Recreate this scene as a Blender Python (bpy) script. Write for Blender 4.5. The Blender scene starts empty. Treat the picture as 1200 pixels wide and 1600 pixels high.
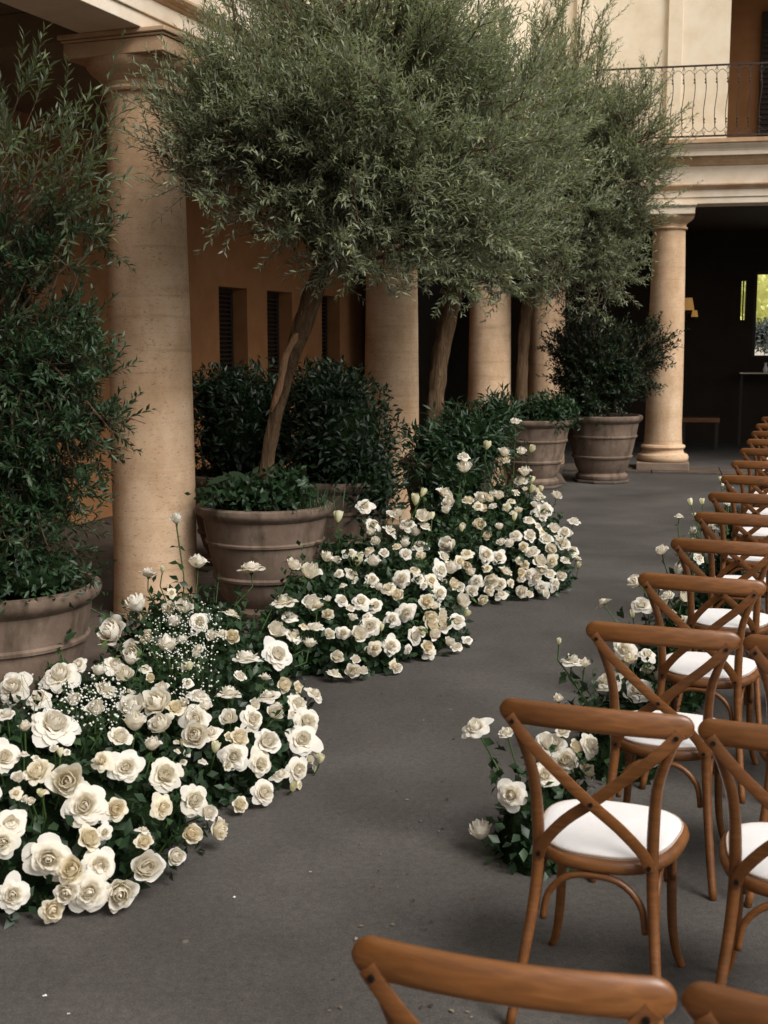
import bpy, math, random
import numpy as np
from mathutils import Vector, Matrix
random.seed(7); RNG = np.random.default_rng(11)
S = bpy.context.scene
COL = S.collection
# ------------------------------------------------------------------ camera, world, light
FPX, TH, HC = 1944.0, 0.136, 1.80          # focal length in photo pixels, downward pitch, eye height
cd = bpy.data.cameras.new('camera'); cam = bpy.data.objects.new('camera', cd); COL.objects.link(cam)
cam.location = (0, 0, HC); cam.rotation_euler = (math.pi/2 - TH, 0, 0)
cd.sensor_fit = 'VERTICAL'; cd.sensor_height = 36; cd.lens = FPX/1600*36
cd.clip_start = .05; cd.clip_end = 900
cd.dof.use_dof = True; cd.dof.focus_distance = 6.6; cd.dof.aperture_fstop = 6.5
S.camera = cam
S.render.resolution_x = 768; S.render.resolution_y = 1024
w = bpy.data.worlds.new('World'); S.world = w; w.use_nodes = True
nt = w.node_tree; nt.nodes.clear()
sky = nt.nodes.new('ShaderNodeTexSky'); sky.sky_type = 'NISHITA'; sky.sun_disc = False
SUN_EL, SUN_AZ = math.radians(46), math.radians(136)     # azimuth clockwise from +Y (ahead): from the right, a little behind
sky.sun_elevation = SUN_EL; sky.sun_rotation = SUN_AZ
sky.air_density = 1.0; sky.dust_density = 4.0; sky.ozone_density = .6
hs = nt.nodes.new('ShaderNodeHueSaturation'); hs.inputs['Saturation'].default_value = .25
tn = nt.nodes.new('ShaderNodeMix'); tn.data_type = 'RGBA'; tn.blend_type = 'MULTIPLY'; tn.inputs[0].default_value = 1
tn.inputs[7].default_value = (1, .975, .94, 1)
bg = nt.nodes.new('ShaderNodeBackground'); bg.inputs['Strength'].default_value = .07
wo = nt.nodes.new('ShaderNodeOutputWorld')
nt.links.new(sky.outputs[0], hs.inputs['Color']); nt.links.new(hs.outputs[0], tn.inputs[6]); nt.links.new(tn.outputs[2], bg.inputs[0]); nt.links.new(bg.outputs[0], wo.inputs[0])
sl = bpy.data.lights.new('sun', 'SUN'); sl.energy = 1.5; sl.angle = math.radians(26); sl.color = (1, .965, .92)
so = bpy.data.objects.new('sun', sl); COL.objects.link(so)
sd = Vector((math.sin(SUN_AZ)*math.cos(SUN_EL), math.cos(SUN_AZ)*math.cos(SUN_EL), math.sin(SUN_EL)))
so.rotation_euler = sd.to_track_quat('Z', 'Y').to_euler(); so.location = (6, -4, 20)
S.view_settings.view_transform = 'Standard'; S.view_settings.look = 'None'; S.view_settings.gamma = 1
S.view_settings.use_curve_mapping = False; S.view_settings.exposure = 1.07
# ------------------------------------------------------------------ placing from survey rays
cT, sT = math.cos(TH), math.sin(TH)
def ray(px, py):
    a, b = (px-600)/FPX, (py-800)/FPX
    return np.array([a, cT - b*sT, -sT - b*cT])
EYE = np.array([0, 0, HC])
def at(px, py, z=0.0):
    r = ray(px, py); return EYE + r*((z-HC)/r[2])
def atd(px, py, d):
    r = ray(px, py); return EYE + r*(d/r[1])
# ------------------------------------------------------------------ materials
def ln(t, a, b): t.links.new(a, b)
def newmat(name, rough=.6, spec=.3):
    m = bpy.data.materials.new(name); m.use_nodes = True
    t = m.node_tree; b = t.nodes['Principled BSDF']
    b.inputs['Roughness'].default_value = rough; b.inputs['Specular IOR Level'].default_value = spec
    return m, t, b
def ramp(t, fac, stops):
    r = t.nodes.new('ShaderNodeValToRGB'); e = r.color_ramp.elements
    while len(e) > 1: e.remove(e[-1])
    e[0].position = stops[0][0]; e[0].color = (*stops[0][1], 1)
    for p, c in stops[1:]:
        q = e.new(p); q.color = (*c, 1)
    ln(t, fac, r.inputs[0]); return r.outputs[0]
def noise(t, scale=(1,1,1), s=5, det=6, rough=.6, coord='Object', loc=(0,0,0), dist=0):
    tc = t.nodes.new('ShaderNodeTexCoord'); mp = t.nodes.new('ShaderNodeMapping')
    mp.inputs['Scale'].default_value = scale; mp.inputs['Location'].default_value = loc
    n = t.nodes.new('ShaderNodeTexNoise'); n.inputs['Scale'].default_value = s; n.inputs['Detail'].default_value = det
    n.inputs['Roughness'].default_value = rough; n.inputs['Distortion'].default_value = dist
    if coord == 'World':
        g = t.nodes.new('ShaderNodeNewGeometry'); ln(t, g.outputs['Position'], mp.inputs[0])
    else: ln(t, tc.outputs[coord], mp.inputs[0])
    ln(t, mp.outputs[0], n.inputs['Vector']); return n.outputs['Fac']
def mixc(t, f, a, b, mode='MIX'):
    m = t.nodes.new('ShaderNodeMix'); m.data_type = 'RGBA'; m.blend_type = mode
    for s, v in ((m.inputs[0], f), (m.inputs[6], a), (m.inputs[7], b)):
        if isinstance(v, (int, float)): s.default_value = v
        elif isinstance(v, tuple): s.default_value = (*v, 1)
        else: ln(t, v, s)
    return m.outputs[2]
def bump(t, b, h, st=.3, d=.01):
    n = t.nodes.new('ShaderNodeBump'); n.inputs['Strength'].default_value = st; n.inputs['Distance'].default_value = d
    ln(t, h, n.inputs['Height']); ln(t, n.outputs[0], b.inputs['Normal'])
def stone_mat(name, c0, c1, c2, band=True, rough=.85):
    m, t, b = newmat(name, rough, .15)
    n1 = noise(t, (1,1,1), 3.2, 8, .65, 'World')
    base = ramp(t, n1, [(.25, c0), (.5, c1), (.75, c2)])
    if band:
        n2 = noise(t, (.35,.35,7), 1.5, 5, .6, 'World', dist=.6)
        base = mixc(t, .75, base, ramp(t, n2, [(.28, (.66,.58,.52)), (.38, (.95,.93,.9)), (.47, (1.04,1.04,1.04)), (.60, (1,.97,.92)), (.665, (.84,.78,.72)), (.70, (1,.97,.93))]), 'MULTIPLY')
        n4 = noise(t, (1,1,2.2), 42, 4, .65, 'World')
        base = mixc(t, .8, base, ramp(t, n4, [(.33, (.50,.42,.35)), (.42, (1,1,1)), (.62, (1,1,1)), (.72, (1.15,1.12,1.08))]), 'MULTIPLY')
        n6 = noise(t, (1.6,1.6,.5), 2.2, 5, .6, 'World', (3,9,1)); base = mixc(t, .55, base, ramp(t, n6, [(.35, (.70,.60,.50)), (.55, (1,1,1))]), 'MULTIPLY')
    ln(t, base, b.inputs['Base Color'])
    bump(t, b, noise(t, (1,1,1.6), 60, 8, .7, 'World'), .35, .006)
    return m
M = {}
M['column'] = stone_mat('column_travertine', (.40,.275,.170), (.53,.375,.245), (.64,.475,.335))
M['pale_stone'] = stone_mat('pale_stone', (.54,.44,.31), (.66,.56,.44), (.73,.65,.55), False)
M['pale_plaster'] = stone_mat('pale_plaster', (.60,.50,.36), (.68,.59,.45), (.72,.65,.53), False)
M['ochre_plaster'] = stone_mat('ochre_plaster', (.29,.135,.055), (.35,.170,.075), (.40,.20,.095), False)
M['dark_ceiling'] = stone_mat('ceiling_board', (.16,.12,.08), (.2,.15,.1), (.24,.18,.12), False)
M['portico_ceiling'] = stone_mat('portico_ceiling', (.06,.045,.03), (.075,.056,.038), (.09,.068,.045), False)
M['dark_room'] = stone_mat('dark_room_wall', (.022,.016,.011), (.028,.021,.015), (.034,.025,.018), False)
M['kerb'] = stone_mat('kerb_stone', (.055,.043,.034), (.085,.066,.052), (.12,.093,.073), False)
M['plinth'] = stone_mat('plinth_stone', (.12,.085,.06), (.19,.135,.10), (.26,.20,.15), False)
M['moulding'] = stone_mat('stained_moulding', (.34,.20,.11), (.46,.31,.19), (.55,.42,.30), False)
# terracotta
m, t, b = newmat('terracotta', .85, .15)
n1 = noise(t, (1,1,1), 4, 8, .65); c = ramp(t, n1, [(.25, (.085,.063,.048)), (.5, (.15,.108,.082)), (.75, (.23,.175,.135))])
n2 = noise(t, (3,3,.8), 2.5, 4, .6); c = mixc(t, .7, c, ramp(t, n2, [(.35, (.35,.36,.30)), (.5, (1,1,1)), (.7, (1.0,.93,.86))]), 'MULTIPLY')
ln(t, c, b.inputs['Base Color']); bump(t, b, noise(t, (1,1,1), 50, 6, .7), .4, .006); M['terracotta'] = m
# soil
m, t, b = newmat('soil', .95, .05); ln(t, ramp(t, noise(t, (1,1,1), 30), [(.3, (.012,.009,.006)), (.7, (.05,.035,.022))]), b.inputs['Base Color']); bump(t, b, noise(t, (1,1,1), 40), 1, .02); M['soil'] = m
# asphalt
m, t, b = newmat('worn_asphalt', .8, .25)
n1 = noise(t, (1,1,1), .9, 8, .62, 'World'); c = ramp(t, n1, [(.3, (.047,.0425,.039)), (.5, (.068,.062,.057)), (.68, (.092,.084,.078))])
n2 = noise(t, (1,1,1), 160, 2, .5, 'World'); c = mixc(t, .8, c, ramp(t, n2, [(.3, (.62,.62,.62)), (.5, (1,1,1)), (.7, (1.35,1.33,1.28))]), 'MULTIPLY')
n7 = noise(t, (1,1,1), 38, 5, .75, 'World'); c = mixc(t, .8, c, ramp(t, n7, [(.34, (.72,.72,.72)), (.5, (1,1,1)), (.66, (1.28,1.27,1.24))]), 'MULTIPLY')
vo = t.nodes.new('ShaderNodeTexVoronoi'); vo.inputs['Scale'].default_value = 2.6; vo.feature = 'F1'
g = t.nodes.new('ShaderNodeNewGeometry'); n5 = noise(t, (1,1,1), 26, 3, .6, 'World')
ln(t, g.outputs['Position'], vo.inputs['Vector'])
c = mixc(t, ramp(t, vo.outputs['Distance'], [(.018, (.8,.8,.8)), (.032, (0,0,0))]), c, (.16,.14,.115))
n3 = noise(t, (1,.6,1), 2.4, 6, .7, 'World', (7,3,0)); c = mixc(t, ramp(t, n3, [(.62, (0,0,0)), (.75, (.5,.5,.5))]), c, (.036,.032,.028))
ln(t, c, b.inputs['Base Color']); bump(t, b, noise(t, (1,1,1), 120, 5, .7, 'World'), .55, .005)
ln(t, ramp(t, n1, [(.3, (.62,.62,.62)), (.7, (.85,.85,.85))]), b.inputs['Roughness']); M['asphalt'] = m
m, t, b = newmat('pale_gravel', .9, .1); ln(t, ramp(t, noise(t, (1,1,1), 20, 6, .6, 'World'), [(.3, (.5,.46,.38)), (.7, (.72,.68,.6))]), b.inputs['Base Color']); M['gravel'] = m
# chair wood
m, t, b = newmat('varnished_beech', .30, .5)
tc = t.nodes.new('ShaderNodeTexCoord')
n1 = noise(t, (3,20,30), 2.2, 6, .65, 'Object', dist=1.2); c = ramp(t, n1, [(.25, (.10,.037,.010)), (.5, (.16,.061,.016)), (.75, (.225,.090,.026))])
n2 = noise(t, (1,1,1), 3, 3, .5, 'World'); c = mixc(t, .6, c, ramp(t, n2, [(.3, (.6,.55,.5)), (.7, (1.12,1.08,1.0))]), 'MULTIPLY')
oi = t.nodes.new('ShaderNodeObjectInfo'); c = mixc(t, 1.0, c, ramp(t, oi.outputs['Random'], [(0, (.80,.78,.76)), (1, (1.14,1.16,1.18))]), 'MULTIPLY')
ln(t, c, b.inputs['Base Color']); bump(t, b, n1, .08, .002)
ln(t, ramp(t, noise(t, (1,1,1), 30), [(.3, (.30,.30,.30)), (.7, (.48,.48,.48))]), b.inputs['Roughness']); M['wood'] = m
m, t, b = newmat('white_seat_linen', .9, .1)
wv = noise(t, (1,1,1), 260, 2, .5); ln(t, ramp(t, noise(t, (1,1,1), 8), [(.3, (.66,.645,.64)), (.7, (.74,.725,.72))]), b.inputs['Base Color']); bump(t, b, wv, .5, .002)
b.inputs['Sheen Weight'].default_value = .2; M['linen'] = m
m, t, b = newmat('piping_linen', .9, .1); b.inputs['Base Color'].default_value = (.42,.33,.27,1); M['piping'] = m
m, t, b = newmat('dark_steel', .4, .5); b.inputs['Base Color'].default_value = (.03,.022,.018,1); b.inputs['Metallic'].default_value = .8; M['bolt'] = m
m, t, b = newmat('rusted_iron', .65, .4); ln(t, ramp(t, noise(t, (1,1,1), 20), [(.3, (.018,.010,.008)), (.7, (.045,.022,.014))]), b.inputs['Base Color']); M['iron'] = m
m, t, b = newmat('shutter_paint', .6, .3); b.inputs['Base Color'].default_value = (.028,.020,.014,1); M['shutter'] = m
m, t, b = newmat('window_glass_dark', .15, .5); b.inputs['Base Color'].default_value = (.012,.010,.008,1); M['glass'] = m
def bark(name, c0, c1, c2):
    m, t, b = newmat(name, .9, .1)
    n = noise(t, (14,14,2.2), 2.4, 8, .7, 'World', dist=.8); ln(t, ramp(t, n, [(.3, c0), (.5, c1), (.7, c2)]), b.inputs['Base Color'])
    bump(t, b, n, 1, .03); return m
M['bark'] = bark('olive_bark', (.05,.032,.02), (.12,.075,.042), (.20,.13,.08))
M['bare_wood'] = bark('stripped_bark_wood', (.22,.12,.06), (.36,.21,.12), (.46,.30,.18))
M['twig'] = bark('twig_bark', (.07,.045,.028), (.12,.08,.05), (.17,.115,.075))
def leafmat(name, stops, under, trans=.3, rough=.45):
    m = bpy.data.materials.new(name); m.use_nodes = True; t = m.node_tree; b = t.nodes['Principled BSDF']
    out = t.nodes['Material Output']
    a = t.nodes.new('ShaderNodeAttribute'); a.attribute_name = 'rnd'
    top = ramp(t, a.outputs['Fac'], stops)
    g = t.nodes.new('ShaderNodeNewGeometry')
    c = mixc(t, g.outputs['Backfacing'], top, under) if under else top
    ln(t, c, b.inputs['Base Color']); b.inputs['Roughness'].default_value = rough; b.inputs['Specular IOR Level'].default_value = .35
    tr = t.nodes.new('ShaderNodeBsdfTranslucent'); ln(t, mixc(t, 1.0, c, (1.1,1.25,.6), 'MULTIPLY'), tr.inputs[0])
    mx = t.nodes.new('ShaderNodeMixShader'); mx.inputs[0].default_value = trans
    ln(t, b.outputs[0], mx.inputs[1]); ln(t, tr.outputs[0], mx.inputs[2]); ln(t, mx.outputs[0], out.inputs[0]); return m
M['olive'] = leafmat('olive_leaf', [(0, (.062,.076,.044)), (.45, (.125,.146,.086)), (.8, (.225,.245,.145)), (1, (.37,.38,.18))], (.30,.32,.25))
M['sprig'] = leafmat('grey_green_leaf', [(0, (.030,.045,.022)), (.6, (.065,.088,.042)), (1, (.17,.20,.09))], (.10,.125,.075))
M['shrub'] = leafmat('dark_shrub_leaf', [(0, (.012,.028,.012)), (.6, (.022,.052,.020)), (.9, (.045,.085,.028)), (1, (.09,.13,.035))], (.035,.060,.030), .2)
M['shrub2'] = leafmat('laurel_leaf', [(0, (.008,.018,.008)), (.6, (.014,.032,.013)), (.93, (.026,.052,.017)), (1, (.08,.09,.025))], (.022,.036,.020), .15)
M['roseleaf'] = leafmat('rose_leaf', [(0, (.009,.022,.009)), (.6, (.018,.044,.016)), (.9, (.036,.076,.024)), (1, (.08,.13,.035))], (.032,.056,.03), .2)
M['garden'] = leafmat('garden_leaf', [(0, (.62,.62,.20)), (.6, (.82,.80,.36)), (1, (.9,.88,.55))], None, .3)
M['gardendark'] = leafmat('garden_dark_leaf', [(0, (.08,.10,.10)), (1, (.2,.22,.22))], None, .1)
m, t, b = newmat('green_stem', .5, .3); b.inputs['Base Color'].default_value = (.045,.085,.022,1); M['stem'] = m
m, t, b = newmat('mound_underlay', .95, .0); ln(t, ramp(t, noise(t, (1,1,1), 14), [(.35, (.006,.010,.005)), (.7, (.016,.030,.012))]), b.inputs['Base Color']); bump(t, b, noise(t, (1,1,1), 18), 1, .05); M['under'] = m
def petalmat(name, w0, w1, w2):
    m = bpy.data.materials.new(name); m.use_nodes = True; t = m.node_tree; b = t.nodes['Principled BSDF']; out = t.nodes['Material Output']
    a = t.nodes.new('ShaderNodeAttribute'); a.attribute_name = 'rnd'
    oi = t.nodes.new('ShaderNodeObjectInfo')
    c = ramp(t, a.outputs['Fac'], [(0, w2), (.45, w1), (1, w0)])
    c = mixc(t, .8, c, ramp(t, oi.outputs['Random'], [(0, (1,.99,.97)), (.6, (1,.97,.91)), (.9, (.99,.97,.92)), (1, (.97,.94,.85))]), 'MULTIPLY')
    ln(t, c, b.inputs['Base Color']); b.inputs['Roughness'].default_value = .55; b.inputs['Specular IOR Level'].default_value = .2
    tr = t.nodes.new('ShaderNodeBsdfTranslucent'); ln(t, mixc(t, 1.0, c, (1,.93,.78), 'MULTIPLY'), tr.inputs[0])
    mx = t.nodes.new('ShaderNodeMixShader'); mx.inputs[0].default_value = .46
    ln(t, b.outputs[0], mx.inputs[1]); ln(t, tr.outputs[0], mx.inputs[2]); ln(t, mx.outputs[0], out.inputs[0]); return m
M['petal'] = petalmat('white_petal', (.85,.845,.82), (.85,.835,.78), (.85,.79,.62))
M['petalc'] = petalmat('cream_petal', (.85,.82,.72), (.84,.79,.65), (.82,.70,.44))
M['bud'] = petalmat('bud_petal', (.84,.84,.70), (.76,.78,.54), (.42,.52,.22))
m, t, b = newmat('gypsophila_white', .8, .1); b.inputs['Base Color'].default_value = (.66,.66,.60,1); M['gyp'] = m
m = bpy.data.materials.new('lit_lampshade'); m.use_nodes = True; t = m.node_tree; b = t.nodes['Principled BSDF']
b.inputs['Base Color'].default_value = (.7,.45,.2,1); b.inputs['Emission Color'].default_value = (1,.50,.13,1); b.inputs['Emission Strength'].default_value = .10; M['lamp'] = m
# ------------------------------------------------------------------ mesh building
class MB:
    def __init__(s): s.v = []; s.f = []; s.n = 0; s.a = []
    def add(s, v, f, a=None):
        v = np.asarray(v, float).reshape(-1, 3)
        s.v.append(v); s.f += [tuple(int(i)+s.n for i in q) for q in f]
        s.a.append(np.full(len(v), .5) if a is None else np.broadcast_to(np.asarray(a, float), (len(v),)))
        s.n += len(v); return s
    def box(s, x0, x1, y0, y1, z0, z1, T=None):
        v = np.array([[x, y, z] for z in (z0, z1) for y in (y0, y1) for x in (x0, x1)], float)
        if T: v = np.array([T(*p) for p in v])
        return s.add(v, [(0,2,3,1), (4,5,7,6), (0,1,5,4), (2,6,7,3), (0,4,6,2), (1,3,7,5)])
    def tube(s, pts, r, n=8, flat=None, up=None, caps=True, a=None):
        """sweep an ellipse (or soft rectangle when flat) along pts; r: float or list of (ru, rv)"""
        P = np.asarray(pts, float); k = len(P)
        R = [(q, q) if np.isscalar(q) else q for q in (r if isinstance(r, (list, np.ndarray)) else [r]*k)]
        Tn = np.gradient(P, axis=0); Tn /= np.linalg.norm(Tn, axis=1)[:, None] + 1e-9
        u = np.array(up if up is not None else ((0,0,1) if abs(Tn[0][2]) < .9 else (1,0,0)), float)
        V = []
        for i in range(k):
            if up is None: u = u - Tn[i]*np.dot(u, Tn[i])
            uu = u - Tn[i]*np.dot(u, Tn[i]); uu /= np.linalg.norm(uu)+1e-9
            ww = np.cross(Tn[i], uu)
            for j in range(n):
                th = 2*math.pi*(j+.5)/n; cu, sv = math.cos(th), math.sin(th)
                if flat:
                    e = flat; cu = math.copysign(abs(cu)**e, cu); sv = math.copysign(abs(sv)**e, sv)
                V.append(P[i] + uu*R[i][0]*cu + ww*R[i][1]*sv)
        F = [(i*n+j, i*n+(j+1) % n, (i+1)*n+(j+1) % n, (i+1)*n+j) for i in range(k-1) for j in range(n)]
        if caps: F += [tuple(range(n))[::-1], tuple((k-1)*n+j for j in range(n))]
        return s.add(V, F, a)
    def lathe(s, prof, n=40, c=(0,0,0), jit=0, sq=None):
        V = []; c = np.asarray(c, float)
        for (r, z) in prof:
            for j in range(n):
                th = 2*math.pi*j/n; rr = r
                V.append(c + np.array([rr*math.cos(th), rr*math.sin(th), z]))
        k = len(prof)
        F = [(i*n+j, i*n+(j+1) % n, (i+1)*n+(j+1) % n, (i+1)*n+j) for i in range(k-1) for j in range(n)]
        F += [tuple(range(n))[::-1], tuple((k-1)*n+j for j in range(n))]
        return s.add(V, F)
    def extr(s, prof, T, u0, u1):
        """prof: closed polygon of (v,z), extruded along u"""
        k = len(prof); V = [T(u0, v, z) for v, z in prof] + [T(u1, v, z) for v, z in prof]
        F = [(i, (i+1) % k, k+(i+1) % k, k+i) for i in range(k)] + [tuple(range(k))[::-1], tuple(range(k, 2*k))]
        return s.add(V, F)
    def build(s, name, mat, parent=None, world=False, smooth=False, bevel=0, kind=None, label=None):
        me = bpy.data.meshes.new(name); V = np.concatenate(s.v) if s.v else np.zeros((0,3))
        me.from_pydata(V.tolist(), [], s.f); me.materials.append(mat)
        at_ = me.attributes.new('rnd', 'FLOAT', 'POINT'); at_.data.foreach_set('value', np.concatenate(s.a))
        if smooth:
            me.polygons.foreach_set('use_smooth', [True]*len(me.polygons))
            if smooth == 'auto': me.set_sharp_from_angle(angle=math.radians(38))
        me.update()
        return link(name, me, parent, world, bevel, kind, label)
def link(name, me, parent=None, world=False, bevel=0, kind=None, label=None):
    o = bpy.data.objects.new(name, me); COL.objects.link(o)
    if parent is not None:
        o.parent = parent
        if world:
            r = parent
            L = Vector(r.location)
            while r.parent: r = r.parent; L += Vector(r.location)
            o.location = -L
    if bevel:
        b = o.modifiers.new('bevel', 'BEVEL'); b.width = bevel; b.segments = 2; b.limit_method = 'ANGLE'; b.angle_limit = math.radians(40)
    if kind: o['kind'] = kind
    if label: o['label'] = label
    return o
def thing(name, label, cat, loc=(0,0,0), rz=0, group=None):
    o = bpy.data.objects.new(name, None); COL.objects.link(o); o.empty_display_size = .1
    o.location = [float(q) for q in loc]; o.rotation_euler = (0, 0, rz); o['label'] = label; o['category'] = cat
    if group: o['group'] = group
    return o
CH = {}
def copy_tree(o, parent=None):
    c = o.copy(); COL.objects.link(c)
    if parent is not None: c.parent = parent
    for ch in list(o.children): copy_tree(ch, c)
    return c
def arrmesh(name, V, F, mat, attr):
    """fast triangle mesh from arrays"""
    me = bpy.data.meshes.new(name); nV, nF = len(V), len(F)
    me.vertices.add(nV); me.vertices.foreach_set('co', V.astype(np.float32).ravel())
    me.loops.add(nF*3); me.loops.foreach_set('vertex_index', F.astype(np.int32).ravel())
    me.polygons.add(nF); me.polygons.foreach_set('loop_start', np.arange(0, nF*3, 3, dtype=np.int32))
    me.polygons.foreach_set('loop_total', np.full(nF, 3, dtype=np.int32))
    me.materials.append(mat)
    at_ = me.attributes.new('rnd', 'FLOAT', 'POINT'); at_.data.foreach_set('value', attr.astype(np.float32))
    me.update(calc_edges=True); return me
def norm(a): return a/(np.linalg.norm(a, axis=-1, keepdims=True)+1e-9)
def leaves(P, D, N, L, W, rnd, fold=.25, mid=.45, droop=0.0):
    """P base, D direction, N up normal: arrays (n,3); returns V,F,attr: four triangles a leaf, folded at its midrib"""
    n = len(P); D = norm(D); Sd = norm(np.cross(D, N)); U = np.cross(Sd, D)
    L = np.asarray(L)[:, None]; W = np.asarray(W)[:, None]
    m = P + D*L*mid
    v = np.stack([P, m + Sd*W/2 + U*W*fold, m, m - Sd*W/2 + U*W*fold, P + D*L - U*L*droop], 1).reshape(-1, 3)
    o = np.arange(n)[:, None, None]*5
    F = (np.array([[0,1,2],[0,2,3],[1,4,2],[2,4,3]])[None] + o).reshape(-1, 3)
    return v, F, np.repeat(rnd, 5)
def rand_unit(n): return norm(RNG.normal(size=(n, 3)))
# ------------------------------------------------------------------ frames of the two buildings
C1 = np.array([(238-600)/FPX*8.1, 8.1])          # first column, on the ground plan
tA = np.array([.376, 1.0]); tA /= np.linalg.norm(tA); nA = np.array([-tA[1], tA[0]])
def TA(u, v, z): p = C1 + tA*u + nA*v; return (p[0], p[1], z)
C5 = np.array([3.93, 17.5]); tB = np.array([1, -.214]); tB /= np.linalg.norm(tB); nB = np.array([-tB[1], tB[0]])
def TB(u, v, z): p = C5 + tB*u + nB*v; return (p[0], p[1], z)
def col_line(px):
    k = (px-600)/FPX; d = (C1[0] - .376*8.1)/(k-.376); return np.array([k*d, d])
# ------------------------------------------------------------------ ground
g = MB(); g.add([(-300,-60,0), (300,-60,0), (300,600,0), (-300,600,0)], [(0,1,2,3)])
o = g.build('ground', M['asphalt']); o['kind'] = 'structure'
g = MB(); g.add([TB(-40, 6.2, .004), TB(60, 6.2, .004), TB(60, 120, .004), TB(-40, 120, .004)], [(0,1,2,3)])
o = g.build('gravel_path', M['gravel']); o['kind'] = 'structure'
g = MB(); g.add([TA(-14, .36, .004), TA(11, .36, .004), TA(11, 3.0, .004), TA(-14, 3.0, .004)][::-1], [(0,1,2,3)])
o = g.build('arcade_floor', M['kerb']); o['kind'] = 'structure'
def kerb(name, T, u0, u1, v0, v1, step):
    e = bpy.data.objects.new(name, None); COL.objects.link(e); e['kind'] = 'structure'; e.location = T(u0, (v0+v1)/2, 0)
    u = u0
    while u < u1:
        l = step*random.uniform(.8, 1.2)
        MB().box(u+.006, min(u+l, u1)-.006, v0+random.uniform(-.02, .02), v1, -.02, .03+random.uniform(-.006, .006), T).build('kerb_stone', M['kerb'], e, True, bevel=.008)
        u += l
kerb('pavement_edge', TA, -4, 10.6, -.42, .36, .95)
kerb('portico_kerb', TB, -1.35, 6.0, -.46, .42, 1.1)
# ------------------------------------------------------------------ columns
HCOL, KZ = 3.645, .88
def column(px, label, P=None, low=0):
    q_ = 1.07 if low == 0 else 1.0
    p = col_line(px) if P is None else P
    r = thing('stone_column', label, 'column', (p[0], p[1], .0), math.atan2(tA[1], tA[0]) if P is None else math.atan2(tB[1], tB[0]), 'stone columns of the courtyard')
    if low:
        MB().box(-.36, .36, -.36, .36, .03, .14).build('plinth', M['plinth'], r, bevel=.012)
        tor = [(.25,.14),(.335,.145),(.355,.17),(.358,.20),(.345,.235),(.31,.25),(.295,.26),(.285,.285),(.283,.31),(.30,.325),(.312,.345),(.30,.37),(.27,.38),(.258,.39)]
        MB().lathe(tor, 48).build('base', M['column'], r, smooth='auto')
    else:
        MB().lathe([(.262,.0),(.266,.03),(.264,.06),(.25,.075)], 48).build('base', M['column'], r, smooth='auto')
    sh = []
    zb_ = .385 if low else .07
    for i in range(25):
        f = i/24; sh.append((.252 - .034*max(0, f-.25)**1.4/.75**1.4 + .012*max(0, .06-f)/.06, zb_ + f*(3.37-zb_)))
    MB().lathe(sh, 48).build('shaft', M['column'], r, smooth='auto')
    MB().lathe([(.215,3.37),(.243,3.375),(.250,3.39),(.243,3.405),(.226,3.41),(.226,3.44),(.235,3.445),(.24,3.455),(.262,3.475),(.30,3.50),(.325,3.535),(.332,3.56)], 48).build('capital', M['column'], r, smooth='auto')
    ab = MB(); ab.box(-.325, .325, -.325, .325, 3.56, 3.65); ab.box(-.335, .335, -.335, .335, 3.652, 3.668); ab.box(-.35, .35, -.35, .35, 3.67, 3.70)
    ab.build('abacus', M['pale_stone'] if P is not None else M['moulding'], r, bevel=.006)
    r.scale = (q_, q_, HCOL/3.70)
    return r
column(238, 'large stone column nearest the camera, beside the leafy pot at left')
column(612, 'stone column behind the first leaning olive trunk and its potted shrubs')
column(764, 'stone column behind the second olive trunk, above the tall far roses')
column(853, 'dim stone column at the courtyard corner, half hidden by the thin olive trunk', )
column(0, 'pale stone column with its whole base in view beside the dark doorway', C5, 1)
# ------------------------------------------------------------------ entablature profile: (v,z) outward negative v
def entab(e, T, u0, u1, m1, m2, z0=HCOL, dz=0):
    def seg(name, za, zb, pr, mat, v1=.22, bev=.004):
        MB().box(u0, u1, -pr, v1, z0+za*KZ+dz, z0+zb*KZ-.0015+dz, T).build(name, mat, e, True, bevel=bev)
    seg('architrave', 0, .095, .215, m1); seg('architrave', .095, .205, .230, m1, .219)
    pr = [(.218,.205),(-.232,.205),(-.245,.215),(-.248,.228),(-.275,.245),(-.290,.268),(-.290,.285),(.218,.285)]
    MB().extr([(v, z0+z*KZ+dz) for v, z in pr], T, u0, u1).build('architrave_moulding', m2, e, True)
    seg('frieze', .2865, .56, .222, m1, .216)
    pr = [(.214,.56),(-.225,.56),(-.245,.575),(-.25,.59),(-.27,.61),(-.28,.64),(-.30,.655),(-.31,.69),(.214,.69)]
    MB().extr([(v, z0+z*KZ+dz) for v, z in pr], T, u0, u1).build('bed_moulding', m2, e, True)
    seg('cornice', .6915, .76, .37, m1); 
    pr = [(.212,.76),(-.372,.76),(-.38,.785),(-.40,.81),(-.42,.84),(-.42,.865),(.212,.865)]
    MB().extr([(v, z0+z*KZ+dz) for v, z in pr], T, u0, u1).build('cornice_moulding', m1, e, True)
    seg('cornice_cap', .8665, .93, .45, m2, .21)
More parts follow.
